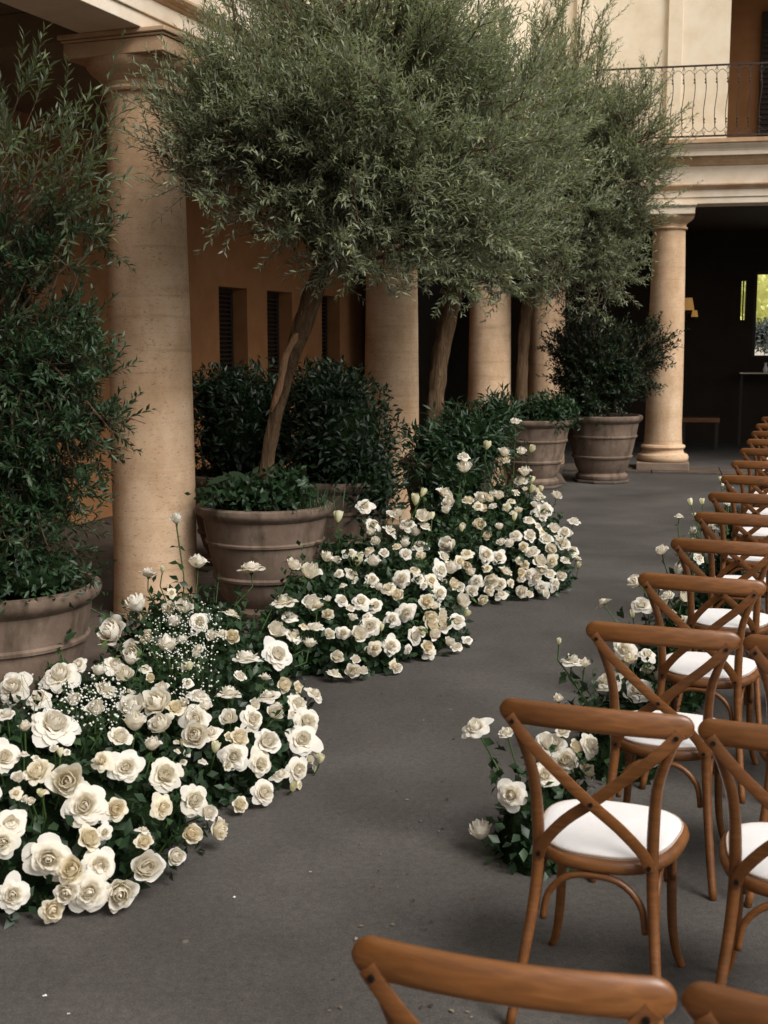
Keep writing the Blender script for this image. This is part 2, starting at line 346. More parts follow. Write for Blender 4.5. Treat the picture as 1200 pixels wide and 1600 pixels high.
# left arcade building
LB = thing('arcade_building', 'warm stucco building along the left behind the row of columns', 'building', TA(0, 1, 0))
entab(LB, TA, -14, 10.75, M['pale_stone'], M['moulding'])
MB().box(-14, 10.5, .22, 3.2, 3.86, 3.95, TA).build('ceiling', M['dark_ceiling'], LB, True)
for k in range(-3, 3):
    u = [-8.2, -4.1, 0.0, 4.47, 8.2, 11.4][k+3]
    if u < 10.5: MB().box(u-.18, u+.18, .2215, 3.0, 3.65, 3.858, TA).build('ceiling_beam', M['dark_ceiling'], LB, True, bevel=.006)
MB().box(-14, 10.5, .0, 3.2, HCOL+.932*KZ+.002, 9.2, TA).build('upper_wall', M['pale_plaster'], LB, True)
# back wall with tall narrow windows, built as strips between openings
def wall_u(px, v, py=534):
    rr_ = ray(px, py); k = rr_[0]/rr_[1]; q = C1 + nA*v           # point q + tA*u with x/y = k
    return (k*q[1]-q[0])/(tA[0]-k*tA[1])
VW = 2.9
wins = []
for a_, b_ in ((343,387), (418,457), (503,531), (575,598), (625,645)):
    wins.append((wall_u(a_, VW), wall_u(b_, VW)))
wins = [(-2.6,-1.9), (-.2,.5), (1.9,2.6)] + wins
wins = sorted(wins); _q = C1+nA*VW+tA*wall_u(343, VW); _r = ray(343, 447); zt = HC+_r[2]/_r[1]*_q[1]; zb = .95
W = MB(); prev = -14
for a_, b_ in wins:
    W.box(prev, a_, VW, VW+.35, 0, 3.86, TA); W.box(a_, b_, VW, VW+.35, zt, 3.86, TA); W.box(a_, b_, VW, VW+.35, 0, zb, TA); prev = b_
W.box(prev, 12, VW, VW+.35, 0, 3.86, TA)
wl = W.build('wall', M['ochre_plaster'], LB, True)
for a_, b_ in wins:
    f = MB(); f.box(a_, a_+.05, VW+.2, VW+.25, zb, zt, TA); f.box(b_-.05, b_, VW+.2, VW+.25, zb, zt, TA); f.box(a_+.05, b_-.05, VW+.2, VW+.25, zt-.06, zt, TA); f.box(a_+.05, b_-.05, VW+.2, VW+.25, zb, zb+.06, TA)
    fo = f.build('window', M['shutter'], LB, True)
    MB().box(a_+.05, b_-.05, VW+.222, VW+.235, zb+.06, zt-.06, TA).build('pane', M['glass'], fo, True)
    s_ = MB(); zz = zb+.08
    while zz < zt-.08: s_.box(a_+.05, b_-.05, VW+.17, VW+.2, zz, zz+.018, TA); zz += .055
    s_.build('louvre', M['shutter'], fo, True, kind='stuff')
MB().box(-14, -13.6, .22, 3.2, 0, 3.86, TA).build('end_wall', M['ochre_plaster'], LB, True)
# ------------------------------------------------------------------ facing building
FB = thing('facing_building', 'pale two storey building with balcony across the end of the courtyard', 'building', TB(2, 1, 0))
entab(FB, TB, -1.42, 12, M['pale_stone'], M['moulding'], dz=.002)
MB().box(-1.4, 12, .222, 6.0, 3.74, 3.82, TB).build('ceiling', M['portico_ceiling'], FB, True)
bx = MB()
VB = 5.2
def wall_uB(px, v, py=534):
    rr_ = ray(px, py); k = rr_[0]/rr_[1]; q = C5 + nB*v; return (k*q[1]-q[0])/(tB[0]-k*tB[1])
d0 = wall_uB(1175, VB); d1 = d0+2.4; s0, s1 = wall_uB(1155.5, VB), wall_uB(1163.5, VB)
def zat(px, py, v):
    q = C5 + nB*v + tB*wall_uB(px, v, py); r = ray(px, py); return HC + r[2]/r[1]*q[1]
zt1, zb1 = zat(1185, 424, VB), zat(1185, 558, VB); zt2, zb2 = zat(1160, 438, VB), zat(1160, 500, VB)
bx.box(-4, s0, VB, VB+.3, 0, 3.74, TB); bx.box(s0, s1, VB, VB+.3, zt2, 3.74, TB); bx.box(s0, s1, VB, VB+.3, 0, zb2, TB)
bx.box(s1, d0, VB, VB+.3, 0, 3.74, TB); bx.box(d0, d1, VB, VB+.3, zt1, 3.74, TB); bx.box(d0, d1, VB, VB+.3, 0, zb1, TB)
bx.box(d1, 12, VB, VB+.3, 0, 3.74, TB)
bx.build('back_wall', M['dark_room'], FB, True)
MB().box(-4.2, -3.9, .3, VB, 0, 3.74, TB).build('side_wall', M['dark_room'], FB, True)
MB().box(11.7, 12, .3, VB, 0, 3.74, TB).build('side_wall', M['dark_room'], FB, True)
f = MB(); f.box(s0+.03, s0+.05, VB+.1, VB+.14, zb2, zt2, TB); f.box((s0+s1)/2-.008, (s0+s1)/2+.008, VB+.1, VB+.14, zb2, zt2, TB)
f.build('slit_window', M['shutter'], FB, True)
f = MB(); f.box(d0, d0+.06, VB+.08, VB+.16, zb1, zt1, TB); f.box(d0+.06, d1, VB+.08, VB+.16, zt1-.05, zt1, TB); f.box(d0+.06, d1, VB+.08, VB+.16, zb1, zb1+.03, TB); f.box(d0+1.1, d0+1.15, VB+.08, VB+.16, zb1+.03, zt1-.05, TB)
f.build('window', M['shutter'], FB, True)
MB().box(d0, d1, VB-.03, VB+.30, zb1-.03, zb1-.002, TB).build('window_sill', M['dark_room'], FB, True)
# upper storey
zs = HCOL+.935*KZ
uo = wall_uB(1140, .32, 90)
up = MB(); up.box(-6, uo, .32, .62, zs, 9.5, TB); up.box(uo, 12, .32, .62, 7.15, 9.5, TB)
up.build('upper_wall', M['pale_plaster'], FB, True)
MB().box(-1.4, 12, .215, .95, 3.83, zs-.01, TB).build('floor_edge', M['pale_stone'], FB, True)
for pa, pb in ((1043, 1066), (900, 925)):
    MB().box(wall_uB(pa, .3, 90), wall_uB(pb, .3, 90), .262, .319, zs, 9.3, TB).build('pilaster', M['pale_plaster'], FB, True, bevel=.006)
MB().box(-6, 12, .63, 3.6, zs-.12, zs-.015, TB).build('loggia_floor', M['dark_ceiling'], FB, True)
MB().box(uo-3, 12, 2.6, 2.8, zs, 7.0, TB).build('loggia_wall', M['ochre_plaster'], FB, True)
MB().box(uo-3, 12, .63, 2.8, 7.0, 7.12, TB).build('loggia_ceiling', M['dark_ceiling'], FB, True)
sh0 = wall_uB(1188, 2.5, 120)
shp = MB().box(sh0, sh0+1.2, 2.50, 2.597, zs, 6.75, TB).build('door_shutter', M['shutter'], FB, True)
zz = zs+.1; j = 0
slat = None
while zz < 6.6:
    MB().box(sh0+.03, sh0+1.17, 2.465, 2.497, zz, zz+.035, TB).build('slat', M['shutter'], shp, True); zz += .075
# roof slab
MB().box(-6.2, 12.2, -.35, 6.4, 9.51, 9.8, TB).build('roof', M['moulding'], FB, True)
# ------------------------------------------------------------------ balcony railing
rl = thing('balcony_railing', 'wrought iron railing with wavy balusters along the upper balcony', 'railing', TB(2, -.3, zs))
VR = -.33; zr0, zr1 = zs+.045, zs+.95
def TR(u, z, v=VR): return TB(u, v, z)
for z_, nm in ((zr1, 'top_rail'), (zr0, 'bottom_rail')):
    MB().box(-1.36, 7.0, VR-.012, VR+.012, z_-.011, z_+.011, TB).build(nm, M['iron'], rl, True)
SP = .142
base_me = None
us = np.arange(-1.30, 3.7, SP)
def arcp(u0, u1, zc, h, n=10, up=1):
    return [TR(u0+(u1-u0)*i/n, zc+up*h*math.sin(math.pi*i/n)) for i in range(n+1)]
zlo, zhi = zr0+.115, zr1-.115
for i, u in enumerate(us):
    mb = MB()
    pts = [TR(u+.013*math.sin((f_-.5)*2*math.pi)*1.0, zlo+(zhi-zlo)*f_) for f_ in np.linspace(0, 1, 15)]
    mb.tube(pts, .0055, 5)
    for zz in (zlo+.06, zlo+.10, zhi-.06, zhi-.10):
        mb.tube([TR(u, zz-.014), TR(u, zz), TR(u, zz+.014)], [.005, .012, .005], 6)
    mb.build('baluster', M['iron'], rl, True, smooth=True)
sc = MB()
for u in us[:-1]:
    sc.tube(arcp(u, u+SP, zhi, .062), .0045, 4); sc.tube(arcp(u, u+SP, zlo, .062, up=-1), .0045, 4)
    for a_, b_ in ((u, u+SP/2), (u+SP, u+SP/2)):
        for q in (1, -1):
            z_e = zr1 if q > 0 else zr0; z_s = zhi if q > 0 else zlo
            sc.tube([TR(a_+(b_-a_)*.28, z_s+q*.05), TR(a_+(b_-a_)*.1, z_s+q*.085), TR(a_+(b_-a_)*-.2, z_e-q*.004)], .004, 4)
    for q in (1, -1):
        z_e = zr1 if q > 0 else zr0; z_s = zhi if q > 0 else zlo
        sc.tube([TR(u, z_s), TR(u, z_e)], .003, 4)
sc.build('scrollwork', M['iron'], rl, True, kind='stuff')
for u in (-1.385, us[-1]+SP): MB().box(u-.014, u+.014, VR-.014, VR+.014, zs, zr1, TB).build('post', M['iron'], rl, True)
# ------------------------------------------------------------------ things in the dark portico
q = at(1093, 676, 0.0)
def bench():
    p = atd(1094, 655, 21.0); r = thing('low_bench', 'low reddish wooden bench by the wall in the dark portico', 'bench', (p[0], p[1], 0), math.atan2(tB[1], tB[0]))
    z = p[2]
    MB().box(-.31, .31, -.2, .2, z-.045, z+.035).build('seat', M['wood'], r, bevel=.01)
    for x in (-.27, .27):
        for y in (-.16, .16): MB().box(x-.025, x+.025, y-.025, y+.025, 0, z-.045).build('leg', M['shutter'], r)
bench()
def wall_lamp(px, py, s, label):
    u = wall_uB(px, 4.9); z = zat(px, py, 4.9); p = TB(u, 4.9, 0)
    r = thing('wall_lamp', label, 'lamp', (p[0], p[1], z), math.atan2(tB[1], tB[0]))
    MB().lathe([(.05*s,.07*s),(.075*s,-.07*s)], 16).build('lamp_shade', M['lamp'], r, smooth='auto')
    MB().tube([(0,0,-.07*s), (0,.02,-.13*s), (0,.15,-.16*s), (0,.295,-.1*s)], .008, 6).build('bracket', M['iron'], r)
    MB().lathe([(.05*s,-.02),(.05*s,.02)], 12, (0,.27,-.1*s)).build('wall_plate', M['iron'], r)
wall_lamp(1073, 475, 1.5, 'larger glowing amber lampshade in the dark portico beside the pale column')
wall_lamp(1084, 490, .8, 'smaller glowing amber lampshade, the lower one in the dark portico')
# console table with a white vase
uc = wall_uB(1155, VB-.4, 581); zc = zat(1160, 582, VB-.4); p = TB(uc, VB-.4, 0)
r = thing('console_table', 'thin table, reflected light painted into its top, below the back window of the portico', 'table', (p[0], p[1], 0), math.atan2(tB[1], tB[0]))
MB().box(0, 1.3, -.18, .18, zc-.02, zc).build('tabletop', M['pale_plaster'], r, bevel=.004)  # pale top colour stands in for light that the tabletop reflects
for x in (.04, 1.26):
    for y in (-.15, .15): MB().box(x-.015, x+.015, y-.015, y+.015, 0, zc-.02).build('leg', M['shutter'], r)
p = TB(wall_uB(1196, VB-.4, 575), VB-.4, 0)
r = thing('white_vase', 'small white vase standing on the thin table at the back of the portico', 'vase', (p[0], p[1], zc))
MB().lathe([(.02,0),(.04,.02),(.045,.07),(.022,.12),(.02,.15),(.03,.17)], 16).build('vase_body', M['linen'], r, smooth=True)
# ------------------------------------------------------------------ foliage machinery
def side_ok(P, lim=.34):       # on the courtyard side of the arcade beam
    rel = P[:, :2]-C1; v = rel@nA; return (v < -lim)
def tree_foliage(root, start, blobs, nb, ntw, nl, leafL, leafW, mat, seed, twl=(.18,.42), twmat='twig', rejecter=None, name='crown', upb=.25, spread=.9, tilt=.9, wander=.12, zlow=-9, bias=(0,0,0), bnear=None, twr=.0022, brs=1.0):
    global RNG
    RNG = np.random.default_rng(seed)
    tw = MB(); PB = []; TD = []
    start = np.asarray(start, float)
    wts = np.array([b[2] if len(b) > 2 else 1 for b in blobs], float); wts /= wts.sum()
    for i in range(nb):
        k = RNG.choice(len(blobs), p=wts); c, rad = np.asarray(blobs[k][0], float), np.asarray(blobs[k][1], float)
        for _ in range(30):
            e = c + rand_unit(1)[0]*rad*RNG.uniform(.45, .98)
            if e[2] < zlow: continue
            if rejecter is None or rejecter(e[None])[0]: break
        else: continue
        s0 = start[RNG.integers(len(start))] if start.ndim == 2 else start
        mid = (s0+e)/2 + RNG.normal(size=3)*wander + np.array([0, 0, .12])
        tt = np.linspace(0, 1, 9)[:, None]
        pts = s0*(1-tt)**2 + 2*mid*tt*(1-tt) + e*tt**2 + RNG.normal(size=(9,3))*.012
        ln_ = np.linalg.norm(e-s0)
        rr = list(np.linspace((.010+.006*ln_)*brs, .003*brs, 9))
        tw.tube(pts, rr, 5, caps=False)
        for j in range(ntw):
            f = RNG.uniform(.30, 1.0)**.8; x = f*8; a = min(int(x), 7)
            p = pts[a]*(1-(x-a)) + pts[a+1]*(x-a)
            tg = norm(pts[min(a+1, 8)]-pts[a]); out = norm(p - c)
            d = norm(tg*.6 + out*.55 + rand_unit(1)[0]*spread + np.array([0,0,upb]) + np.asarray(bias))
            PB.append(p); TD.append(d)
    PB = np.array(PB); TD = np.array(TD); n = len(PB)
    TL = RNG.uniform(twl[0], twl[1], n)
    bend = rand_unit(n)*.25 + np.array([0,0,.12])
    def tp(idx, s): return PB[idx] + TD[idx]*(TL[idx]*s)[:, None] + bend[idx]*(TL[idx]*s*s)[:, None]*.6
    if rejecter is not None:
        ok = rejecter(tp(np.arange(n), np.ones(n))); PB, TD, TL, bend = PB[ok], TD[ok], TL[ok], bend[ok]; n = len(PB)
    # twig ribbons: three-sided tubes
    idx = np.arange(n)
    ss = [0, .35, .7, 1.0]; rings = []
    e1 = norm(np.cross(TD, rand_unit(n))); e2 = np.cross(TD, e1)
    for q, s in enumerate(ss):
        c_ = tp(idx, np.full(n, s)); rr = twr*(1.1-s*.75)
        rings.append(np.stack([c_ + (e1*math.cos(a)+e2*math.sin(a))*rr for a in (0, 2.09, 4.19)], 1))
    V = np.stack(rings, 1).reshape(-1, 3)
    F = []
    for q in range(3):
        for j in range(3):
            a, b_, c_, d_ = q*3+j, q*3+(j+1) % 3, (q+1)*3+(j+1) % 3, (q+1)*3+j
            F += [(a, b_, c_), (a, c_, d_)]
    F = (np.array(F)[None] + (idx*12)[:, None, None]).reshape(-1, 3)
    link('twig', arrmesh('twigs', V, F, M[twmat], np.full(len(V), .5)), root, True, kind='stuff')
    tw.build('branch', M['twig'], root, True, kind='stuff')
    # leaves in opposite pairs
    I = np.repeat(idx, nl); s = (np.tile(np.arange(nl), n)//2*2/nl + .08 + RNG.uniform(-.03, .03, n*nl)); s = np.clip(s, .03, 1.02)
    side = np.tile(np.arange(nl) % 2, n)*2-1
    rot = np.tile((np.arange(nl)//2) % 2, n)*math.pi/2 + RNG.uniform(-.5, .5, n*nl)
    ax = norm(TD[I] + bend[I]*(1.2*s)[:, None]); a1 = norm(np.cross(ax, rand_unit(n)[I])); a2 = np.cross(ax, a1)
    lat = a1*np.cos(rot)[:, None]*side[:, None] + a2*np.sin(rot)[:, None]*side[:, None]
    D = ax*.75 + lat*RNG.uniform(.45, tilt, n*nl)[:, None] + RNG.normal(size=(n*nl, 3))*.12
    Nn = norm(ax*.6 - lat*.3 + np.array([0, 0, .9]) + RNG.normal(size=(n*nl, 3))*.35)
    Lf = RNG.uniform(leafL[0], leafL[1], n*nl)*(1-.45*np.clip(s-.6, 0, 1)); Wf = Lf*RNG.uniform(leafW[0], leafW[1], n*nl)
    tone = RNG.beta(2, 2.4, n)[I]*.55 + RNG.uniform(0, .3, n*nl) + .22*np.clip(s-.55, 0, 1)/.45
    v, f_, a = leaves(tp(I, s), D, Nn, Lf, Wf, np.clip(tone, 0, 1), droop=.02)
    return link(name, arrmesh(name, v, f_, M[mat], a), root, True, kind='stuff')
def dense_shrub(root, blobs, n, L, Wd, mat, seed, name='foliage', core='under', shell=(.68,1.16)):
    global RNG
    RNG = np.random.default_rng(seed)
    vol = np.array([b[1][0]*b[1][1]+b[1][0]*b[1][2]+b[1][1]*b[1][2] for b in blobs]); vol /= vol.sum()
    k = RNG.choice(len(blobs), n, p=vol); C = np.array([b[0] for b in blobs], float)[k]; R = np.array([b[1] for b in blobs], float)[k]
    dirs = rand_unit(n); lump = 1 + .10*np.sin(dirs[:,0]*7+C[:,0]*9)*np.sin(dirs[:,2]*8+3)+.07*np.sin(dirs[:,1]*13+dirs[:,2]*11)
    P = C + dirs*R*(RNG.uniform(*shell, n)*lump)[:, None]
    ok = P[:, 2] > .02; P, dirs = P[ok], dirs[ok]; n = len(P)
    D = norm(dirs*.7 + rand_unit(n)*.9 + np.array([0,0,.15])); N = norm(dirs + np.array([0,0,.6]) + RNG.normal(size=(n,3))*.5)
    Lf = RNG.uniform(L[0], L[1], n); tone = RNG.beta(2, 3, n)*.8 + .2*RNG.uniform(size=n)**3
    v, f_, a = leaves(P, D, N, Lf, Lf*RNG.uniform(Wd[0], Wd[1], n), tone, droop=.12)
    fo = link(name, arrmesh(name, v, f_, M[mat], a), root, True, kind='stuff')
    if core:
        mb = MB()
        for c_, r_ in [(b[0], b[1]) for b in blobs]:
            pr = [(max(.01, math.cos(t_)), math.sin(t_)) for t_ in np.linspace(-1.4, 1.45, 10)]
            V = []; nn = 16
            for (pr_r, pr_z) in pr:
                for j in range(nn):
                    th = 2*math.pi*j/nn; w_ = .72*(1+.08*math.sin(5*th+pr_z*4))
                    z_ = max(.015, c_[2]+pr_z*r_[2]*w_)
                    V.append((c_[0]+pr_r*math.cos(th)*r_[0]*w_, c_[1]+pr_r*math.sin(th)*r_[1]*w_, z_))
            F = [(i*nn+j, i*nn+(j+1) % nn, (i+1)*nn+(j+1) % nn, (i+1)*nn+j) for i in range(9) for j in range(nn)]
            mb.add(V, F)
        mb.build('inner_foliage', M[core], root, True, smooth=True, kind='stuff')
    return fo
# ------------------------------------------------------------------ pots
POT = [(.27,0),(.31,.0),(.325,.02),(.325,.045),(.30,.06),(.285,.075),(.30,.10),(.322,.14),(.335,.19),(.345,.235),(.362,.245),(.366,.262),(.352,.275),(.362,.33),(.376,.42),(.384,.47),(.398,.478),(.400,.492),(.388,.502),(.394,.56),(.400,.60),(.402,.635),(.418,.65),(.438,.668),(.446,.69),(.442,.712),(.428,.722),(.405,.722),(.388,.70),(.385,.60)]
def pot(P, label, s=1.0, rz=0):
    r = thing('terracotta_pot', label, 'pot', (P[0], P[1], 0), rz, 'large terracotta pots along the arcade')
    st = MB(); st.lathe([(.36,0),(.375,.01),(.37,.035),(.35,.04)], 9).build('base_slab', M['kerb'], r, bevel=.006)
    rim = [i for i, q in enumerate(POT) if q[1] >= .635][0]
    b_ = MB().lathe([(a*s*(1-.10*(1-z/.65)), z*s+.042) for a, z in POT[:rim+1]], 56).build('pot_body', M['terracotta'], r, smooth='auto')
    MB().lathe([(a*s, z*s+.042) for a, z in POT[rim:]], 56).build('rim', M['terracotta'], r, smooth='auto')
    MB().lathe([(.01,.60*s+.042),(.39*s,.60*s+.042),(.385*s,.64*s+.042),(.2*s,.67*s+.042),(.01,.68*s+.042)], 24).build('soil', M['soil'], r, smooth=True)
    return np.array([P[0], P[1], .66*s+.04])
Pp0 = pot(atd(-6, 900, 5.3)[:2], 'weathered terracotta pot nearest the camera, cut by the left edge')
Pp1 = pot(atd(414, 800, 8.0)[:2], 'wide terracotta pot with the leaning olive trunk beside the first column', rz=1)
Pp1b = pot(atd(530, 800, 9.5)[:2], 'shadowed terracotta pot holding the dark shrub left of the second column', rz=2)
Pp1c = pot(atd(375, 800, 9.9)[:2], 'terracotta pot hidden in shade behind the leaning olive pot', rz=2.4)
Pp2 = pot(atd(700, 800, 11.0)[:2], 'terracotta pot behind the tall far roses, under the second olive trunk', rz=3)
Pp3 = pot(atd(832, 700, 15.5)[:2], 'terracotta pot with the thin olive trunk, at the end of the rose bank', 1.12, rz=4)
Pp4 = pot(atd(941, 700, 16.1)[:2], 'terracotta pot of the dark bush, nearest the pale column', 1.14, rz=5)
# loose stone wedge
p = at(868, 754); r = MB().add([(p[0]-.14,p[1]-.1,0),(p[0]+.13,p[1]-.12,0),(p[0]+.12,p[1]+.1,0),(p[0]-.12,p[1]+.1,0),(p[0]-.02,p[1]-.03,.15),(p[0]+.06,p[1]+.02,.13)],
   [(3,2,1,0),(0,1,4),(1,5,4),(1,2,5),(2,3,5),(3,4,5),(3,0,4)]).build('stone_wedge', M['kerb'], bevel=.012)
r['label'] = 'broken wedge of stone on the ground by the thin olive pot'; r['category'] = 'stone'
# ------------------------------------------------------------------ olive trees
def trunk(root, pts, radii, mat='bark', n=14, name='trunk'):
    P = np.array(pts, float); k = 26
    t0 = np.linspace(0, 1, len(P)); t1 = np.linspace(0, 1, k)
    Q = np.stack([np.interp(t1, t0, P[:, i]) for i in range(3)], 1)
    for _ in range(2): Q[1:-1] = (Q[:-2]+2*Q[1:-1]+Q[2:])/4
    R = np.interp(t1, t0, radii)*(1+.06*np.sin(np.arange(k)*1.9))
    mb = MB().tube(Q, list(R), n)
    V = mb.v[0]; rr = np.random.default_rng(5)
    C = np.repeat(Q, n, 0); th = np.tile(np.arange(n), k)
    V[:] = C + (V-C)*(1+.13*np.sin(th*2.4+np.repeat(np.arange(k), n)*.35)+rr.normal(size=len(V))*.03)[:, None]
    mb.build(name, M[mat], root, True, smooth=True)
    return Q
d = 8.0
t1r = thing('olive_tree', 'big silvery olive tree with a leaning half stripped trunk, nearest the camera', 'tree', Pp1)
Q = trunk(t1r, [atd(412, 768, d), atd(421, 690, d-.02), atd(437, 620, d-.05), atd(456, 560, d-.1), atd(474, 510, d-.15), atd(490, 460, d-.2), atd(508, 400, d-.25), atd(535, 330, d-.3)],
      [.052, .042, .044, .048, .066, .060, .05, .04])
st = MB(); sp = [Q[i] + np.array([-.028+.012*math.sin(i), -.045, .0]) for i in range(6, 17)]
st.tube(sp, [.012,.02,.024,.020,.026,.022,.020,.024,.018,.016,.008], 8).build('stripped_wood', M['bare_wood'], t1r, True, smooth=True, label='pale strip of bare wood where the bark has peeled')
lim = []
for (px, py, dd) in ((430, 300, 7.5), (600, 300, 7.6), (700, 330, 7.5), (560, 200, 7.4), (650, 150, 8.0)):
    e = atd(px, py, dd); s0 = Q[20]
    tt = np.linspace(0, 1, 8)[:, None]; md = (s0+e)/2+np.array([0,0,.12]); pts = s0*(1-tt)**2+2*md*tt*(1-tt)+e*tt**2
    MB().tube(pts, list(np.linspace(.034, .014, 8)), 8).build('limb', M['bark'], t1r, True, smooth=True); lim += [pts[4], pts[6], pts[7]]
lim.append(Q[22])
bl1 = [(atd(560, 190, 7.5), (.98,.95,.95), 5), (atd(375, 195, 7.2), (.60,.42,.50), 2.2), (atd(290, 235, 7.1), (.30,.25,.25), .55), (atd(735, 240, 7.7), (.62,.75,.72), 2.3), (atd(600, 380, 7.6), (.60,.6,.33), 1.1), (atd(770, 350, 7.7), (.42,.5,.33), .7), (atd(560, 0, 7.7), (1.0,.9,.7), 2)]
tree_foliage(t1r, np.array(lim), bl1, 300, 17, 22, (.040,.066), (.19,.27), 'olive', 21, rejecter=side_ok, bias=(.15,-.12,0), upb=.55)
t2r = thing('olive_tree', 'second olive tree, trunk between the second and third columns', 'tree', Pp2, group=None)
d = 11.0
Q = trunk(t2r, [atd(676, 690, d), atd(680, 620, d), atd(688, 560, d), atd(700, 500, d), atd(715, 440, d), atd(740, 360, d)], [.085, .07, .075, .085, .07, .05])
bl2 = [(atd(790, 200, 10.9), (.95,.8,1.2), 4), (atd(700, 430, 10.8), (.38,.4,.3), .8), (atd(800, 380, 11.0), (.5,.5,.45), 1.2), (atd(640, 60, 11.2), (.8,.6,.8), 1)]
tree_foliage(t2r, np.array([Q[20], Q[23], Q[25]]), bl2, 180, 14, 22, (.048,.080), (.2,.27), 'olive', 22, rejecter=side_ok, bias=(.15,-.1,0), twr=.003, upb=.55)
t3r = thing('olive_tree', 'far olive tree with the thinnest trunk, its loose crown against the balcony', 'tree', Pp3)
d = 15.5
Q = trunk(t3r, [atd(814, 640, d), atd(816, 560, d), atd(822, 490, d), atd(840, 420, d), atd(870, 350, d), atd(900, 270, d)], [.075, .065, .07, .06, .05, .035])
bl3 = [(atd(930, 300, 15.2), (.85,.7,1.25), 4), (atd(1000, 230, 15.0), (.52,.4,1.15), 3), (atd(900, 90, 15.3), (.65,.5,1.1), 1.3), (atd(935, 440, 15.2), (.62,.5,.45), 1.4), (atd(860, 450, 15.2), (.35,.4,.25), .5)]
tree_foliage(t3r, np.array([Q[20], Q[23], Q[25]]), bl3, 210, 14, 20, (.055,.088), (.19,.26), 'olive', 23, rejecter=side_ok, upb=.5, twr=.004, twl=(.2,.5))
# left potted tree
t0r = thing('potted_tree', 'tall leafy tree at the left edge, dark below with grey green sprigs on top', 'tree', Pp0)
base0 = Pp0
Q = trunk(t0r, [base0, base0+np.array([.02,.0,.5]), base0+np.array([.0,.03,1.0]), base0+np.array([.05,0,1.5])], [.05,.04,.035,.02])
bl0 = [(atd(40, 700, 5.3), (.40,.40,.52), 4), (atd(50, 520, 5.35), (.30,.34,.50), 3.4), (atd(60, 850, 5.25), (.36,.34,.22), 1.6), (atd(140, 620, 5.2), (.15,.2,.45), .7), (atd(110, 420, 5.3), (.18,.2,.22), .8), (atd(195, 640, 5.1), (.13,.15,.34), .6)]
tree_foliage(t0r, np.array([Q[4], Q[9], Q[14], Q[19]]), bl0, 150, 11, 16, (.032,.052), (.26,.38), 'shrub', 31, twl=(.08,.22), brs=.55, name='lower_foliage', zlow=.8)
bl0b = [(atd(20, 300, 5.3), (.35,.35,.35), 1), (atd(70, 230, 5.25), (.28,.3,.42), 1), (atd(110, 260, 5.2), (.26,.3,.22), 1)]
tree_foliage(t0r, np.array([Q[19], Q[24]]), bl0b, 22, 4, 22, (.045,.075), (.17,.24), 'sprig', 32, brs=.4, twl=(.15,.38), name='upper_foliage', spread=.7, upb=.5, bias=(.15,0,0))
# dark bush in the fourth pot
b4 = thing('potted_bush', 'dark dense bush with straggling sprigs across the pale column', 'bush', Pp4)
tree_foliage(b4, Pp4+np.array([0,0,.1]), [(atd(920, 560, 16.1), (.62,.5,.72), 3), (atd(1000, 560, 16.0), (.42,.35,.45), 1.4), (atd(900, 640, 16), (.4,.4,.2), .5)], 150, 11, 14, (.05,.085), (.3,.42), 'shrub2', 41, twl=(.15,.35), name='foliage', zlow=.85, twr=.004)
trunk(b4, [Pp4-np.array([0,0,.05]), Pp4+np.array([.03,0,.3]), Pp4+np.array([0,0,.7])], [.03,.025,.02], name='stem')
def shrub(name, label, P, blobs, n, L, Wd, mat, seed):
    r = thing(name, label, 'shrub', P, group='dark shrubs in pots')
    dense_shrub(r, blobs, n, L, Wd, mat, seed); return r
shrub('potted_shrub', 'rounded glossy dark shrub left of the second column', Pp1b, [(atd(530, 690, 9.45), (.42,.4,.48)), (atd(570, 760, 9.3), (.26,.25,.28)), (atd(505, 620, 9.6), (.3,.3,.25))], 5200, (.05,.085), (.3,.42), 'shrub2', 51)
shrub('potted_shrub', 'dark shrub in the shade between the first column and the leaning trunk', Pp1c, [(atd(385, 680, 9.9), (.5,.4,.50)), (atd(360, 620, 9.9), (.38,.3,.22))], 4200, (.05,.08), (.3,.42), 'shrub2', 52)
shrub('potted_shrub', 'leafy shrub under the second olive, above the far roses', Pp2, [(atd(735, 690, 10.8), (.38,.36,.30)), (atd(690, 700, 10.8), (.32,.32,.22)), (atd(705, 755, 10.5), (.36,.24,.26)), (atd(775, 650, 10.9), (.20,.2,.2))], 3800, (.06,.10), (.2,.3), 'shrub', 53)
shrub('potted_shrub', 'bright little shrub spilling over the rim below the thin olive trunk', Pp3, [(atd(862, 645, 15.3), (.28,.26,.22)), (atd(830, 640, 15.5), (.26,.25,.12))], 1400, (.06,.09), (.3,.45), 'shrub', 54)
shrub('pot_plants', 'low green plants around the foot of the leaning olive trunk', Pp1, [(atd(390, 772, 7.85), (.30,.25,.10)), (atd(445, 770, 7.8), (.16,.16,.15)), (atd(360, 775, 8.0), (.15,.2,.09))], 1100, (.04,.07), (.45,.65), 'shrub', 55)
shrub('pot_plants', 'ground plants in the nearest pot under the leafy tree', Pp0, [(atd(40, 900, 5.2), (.30,.3,.12))], 700, (.03,.05), (.35,.5), 'shrub', 56)
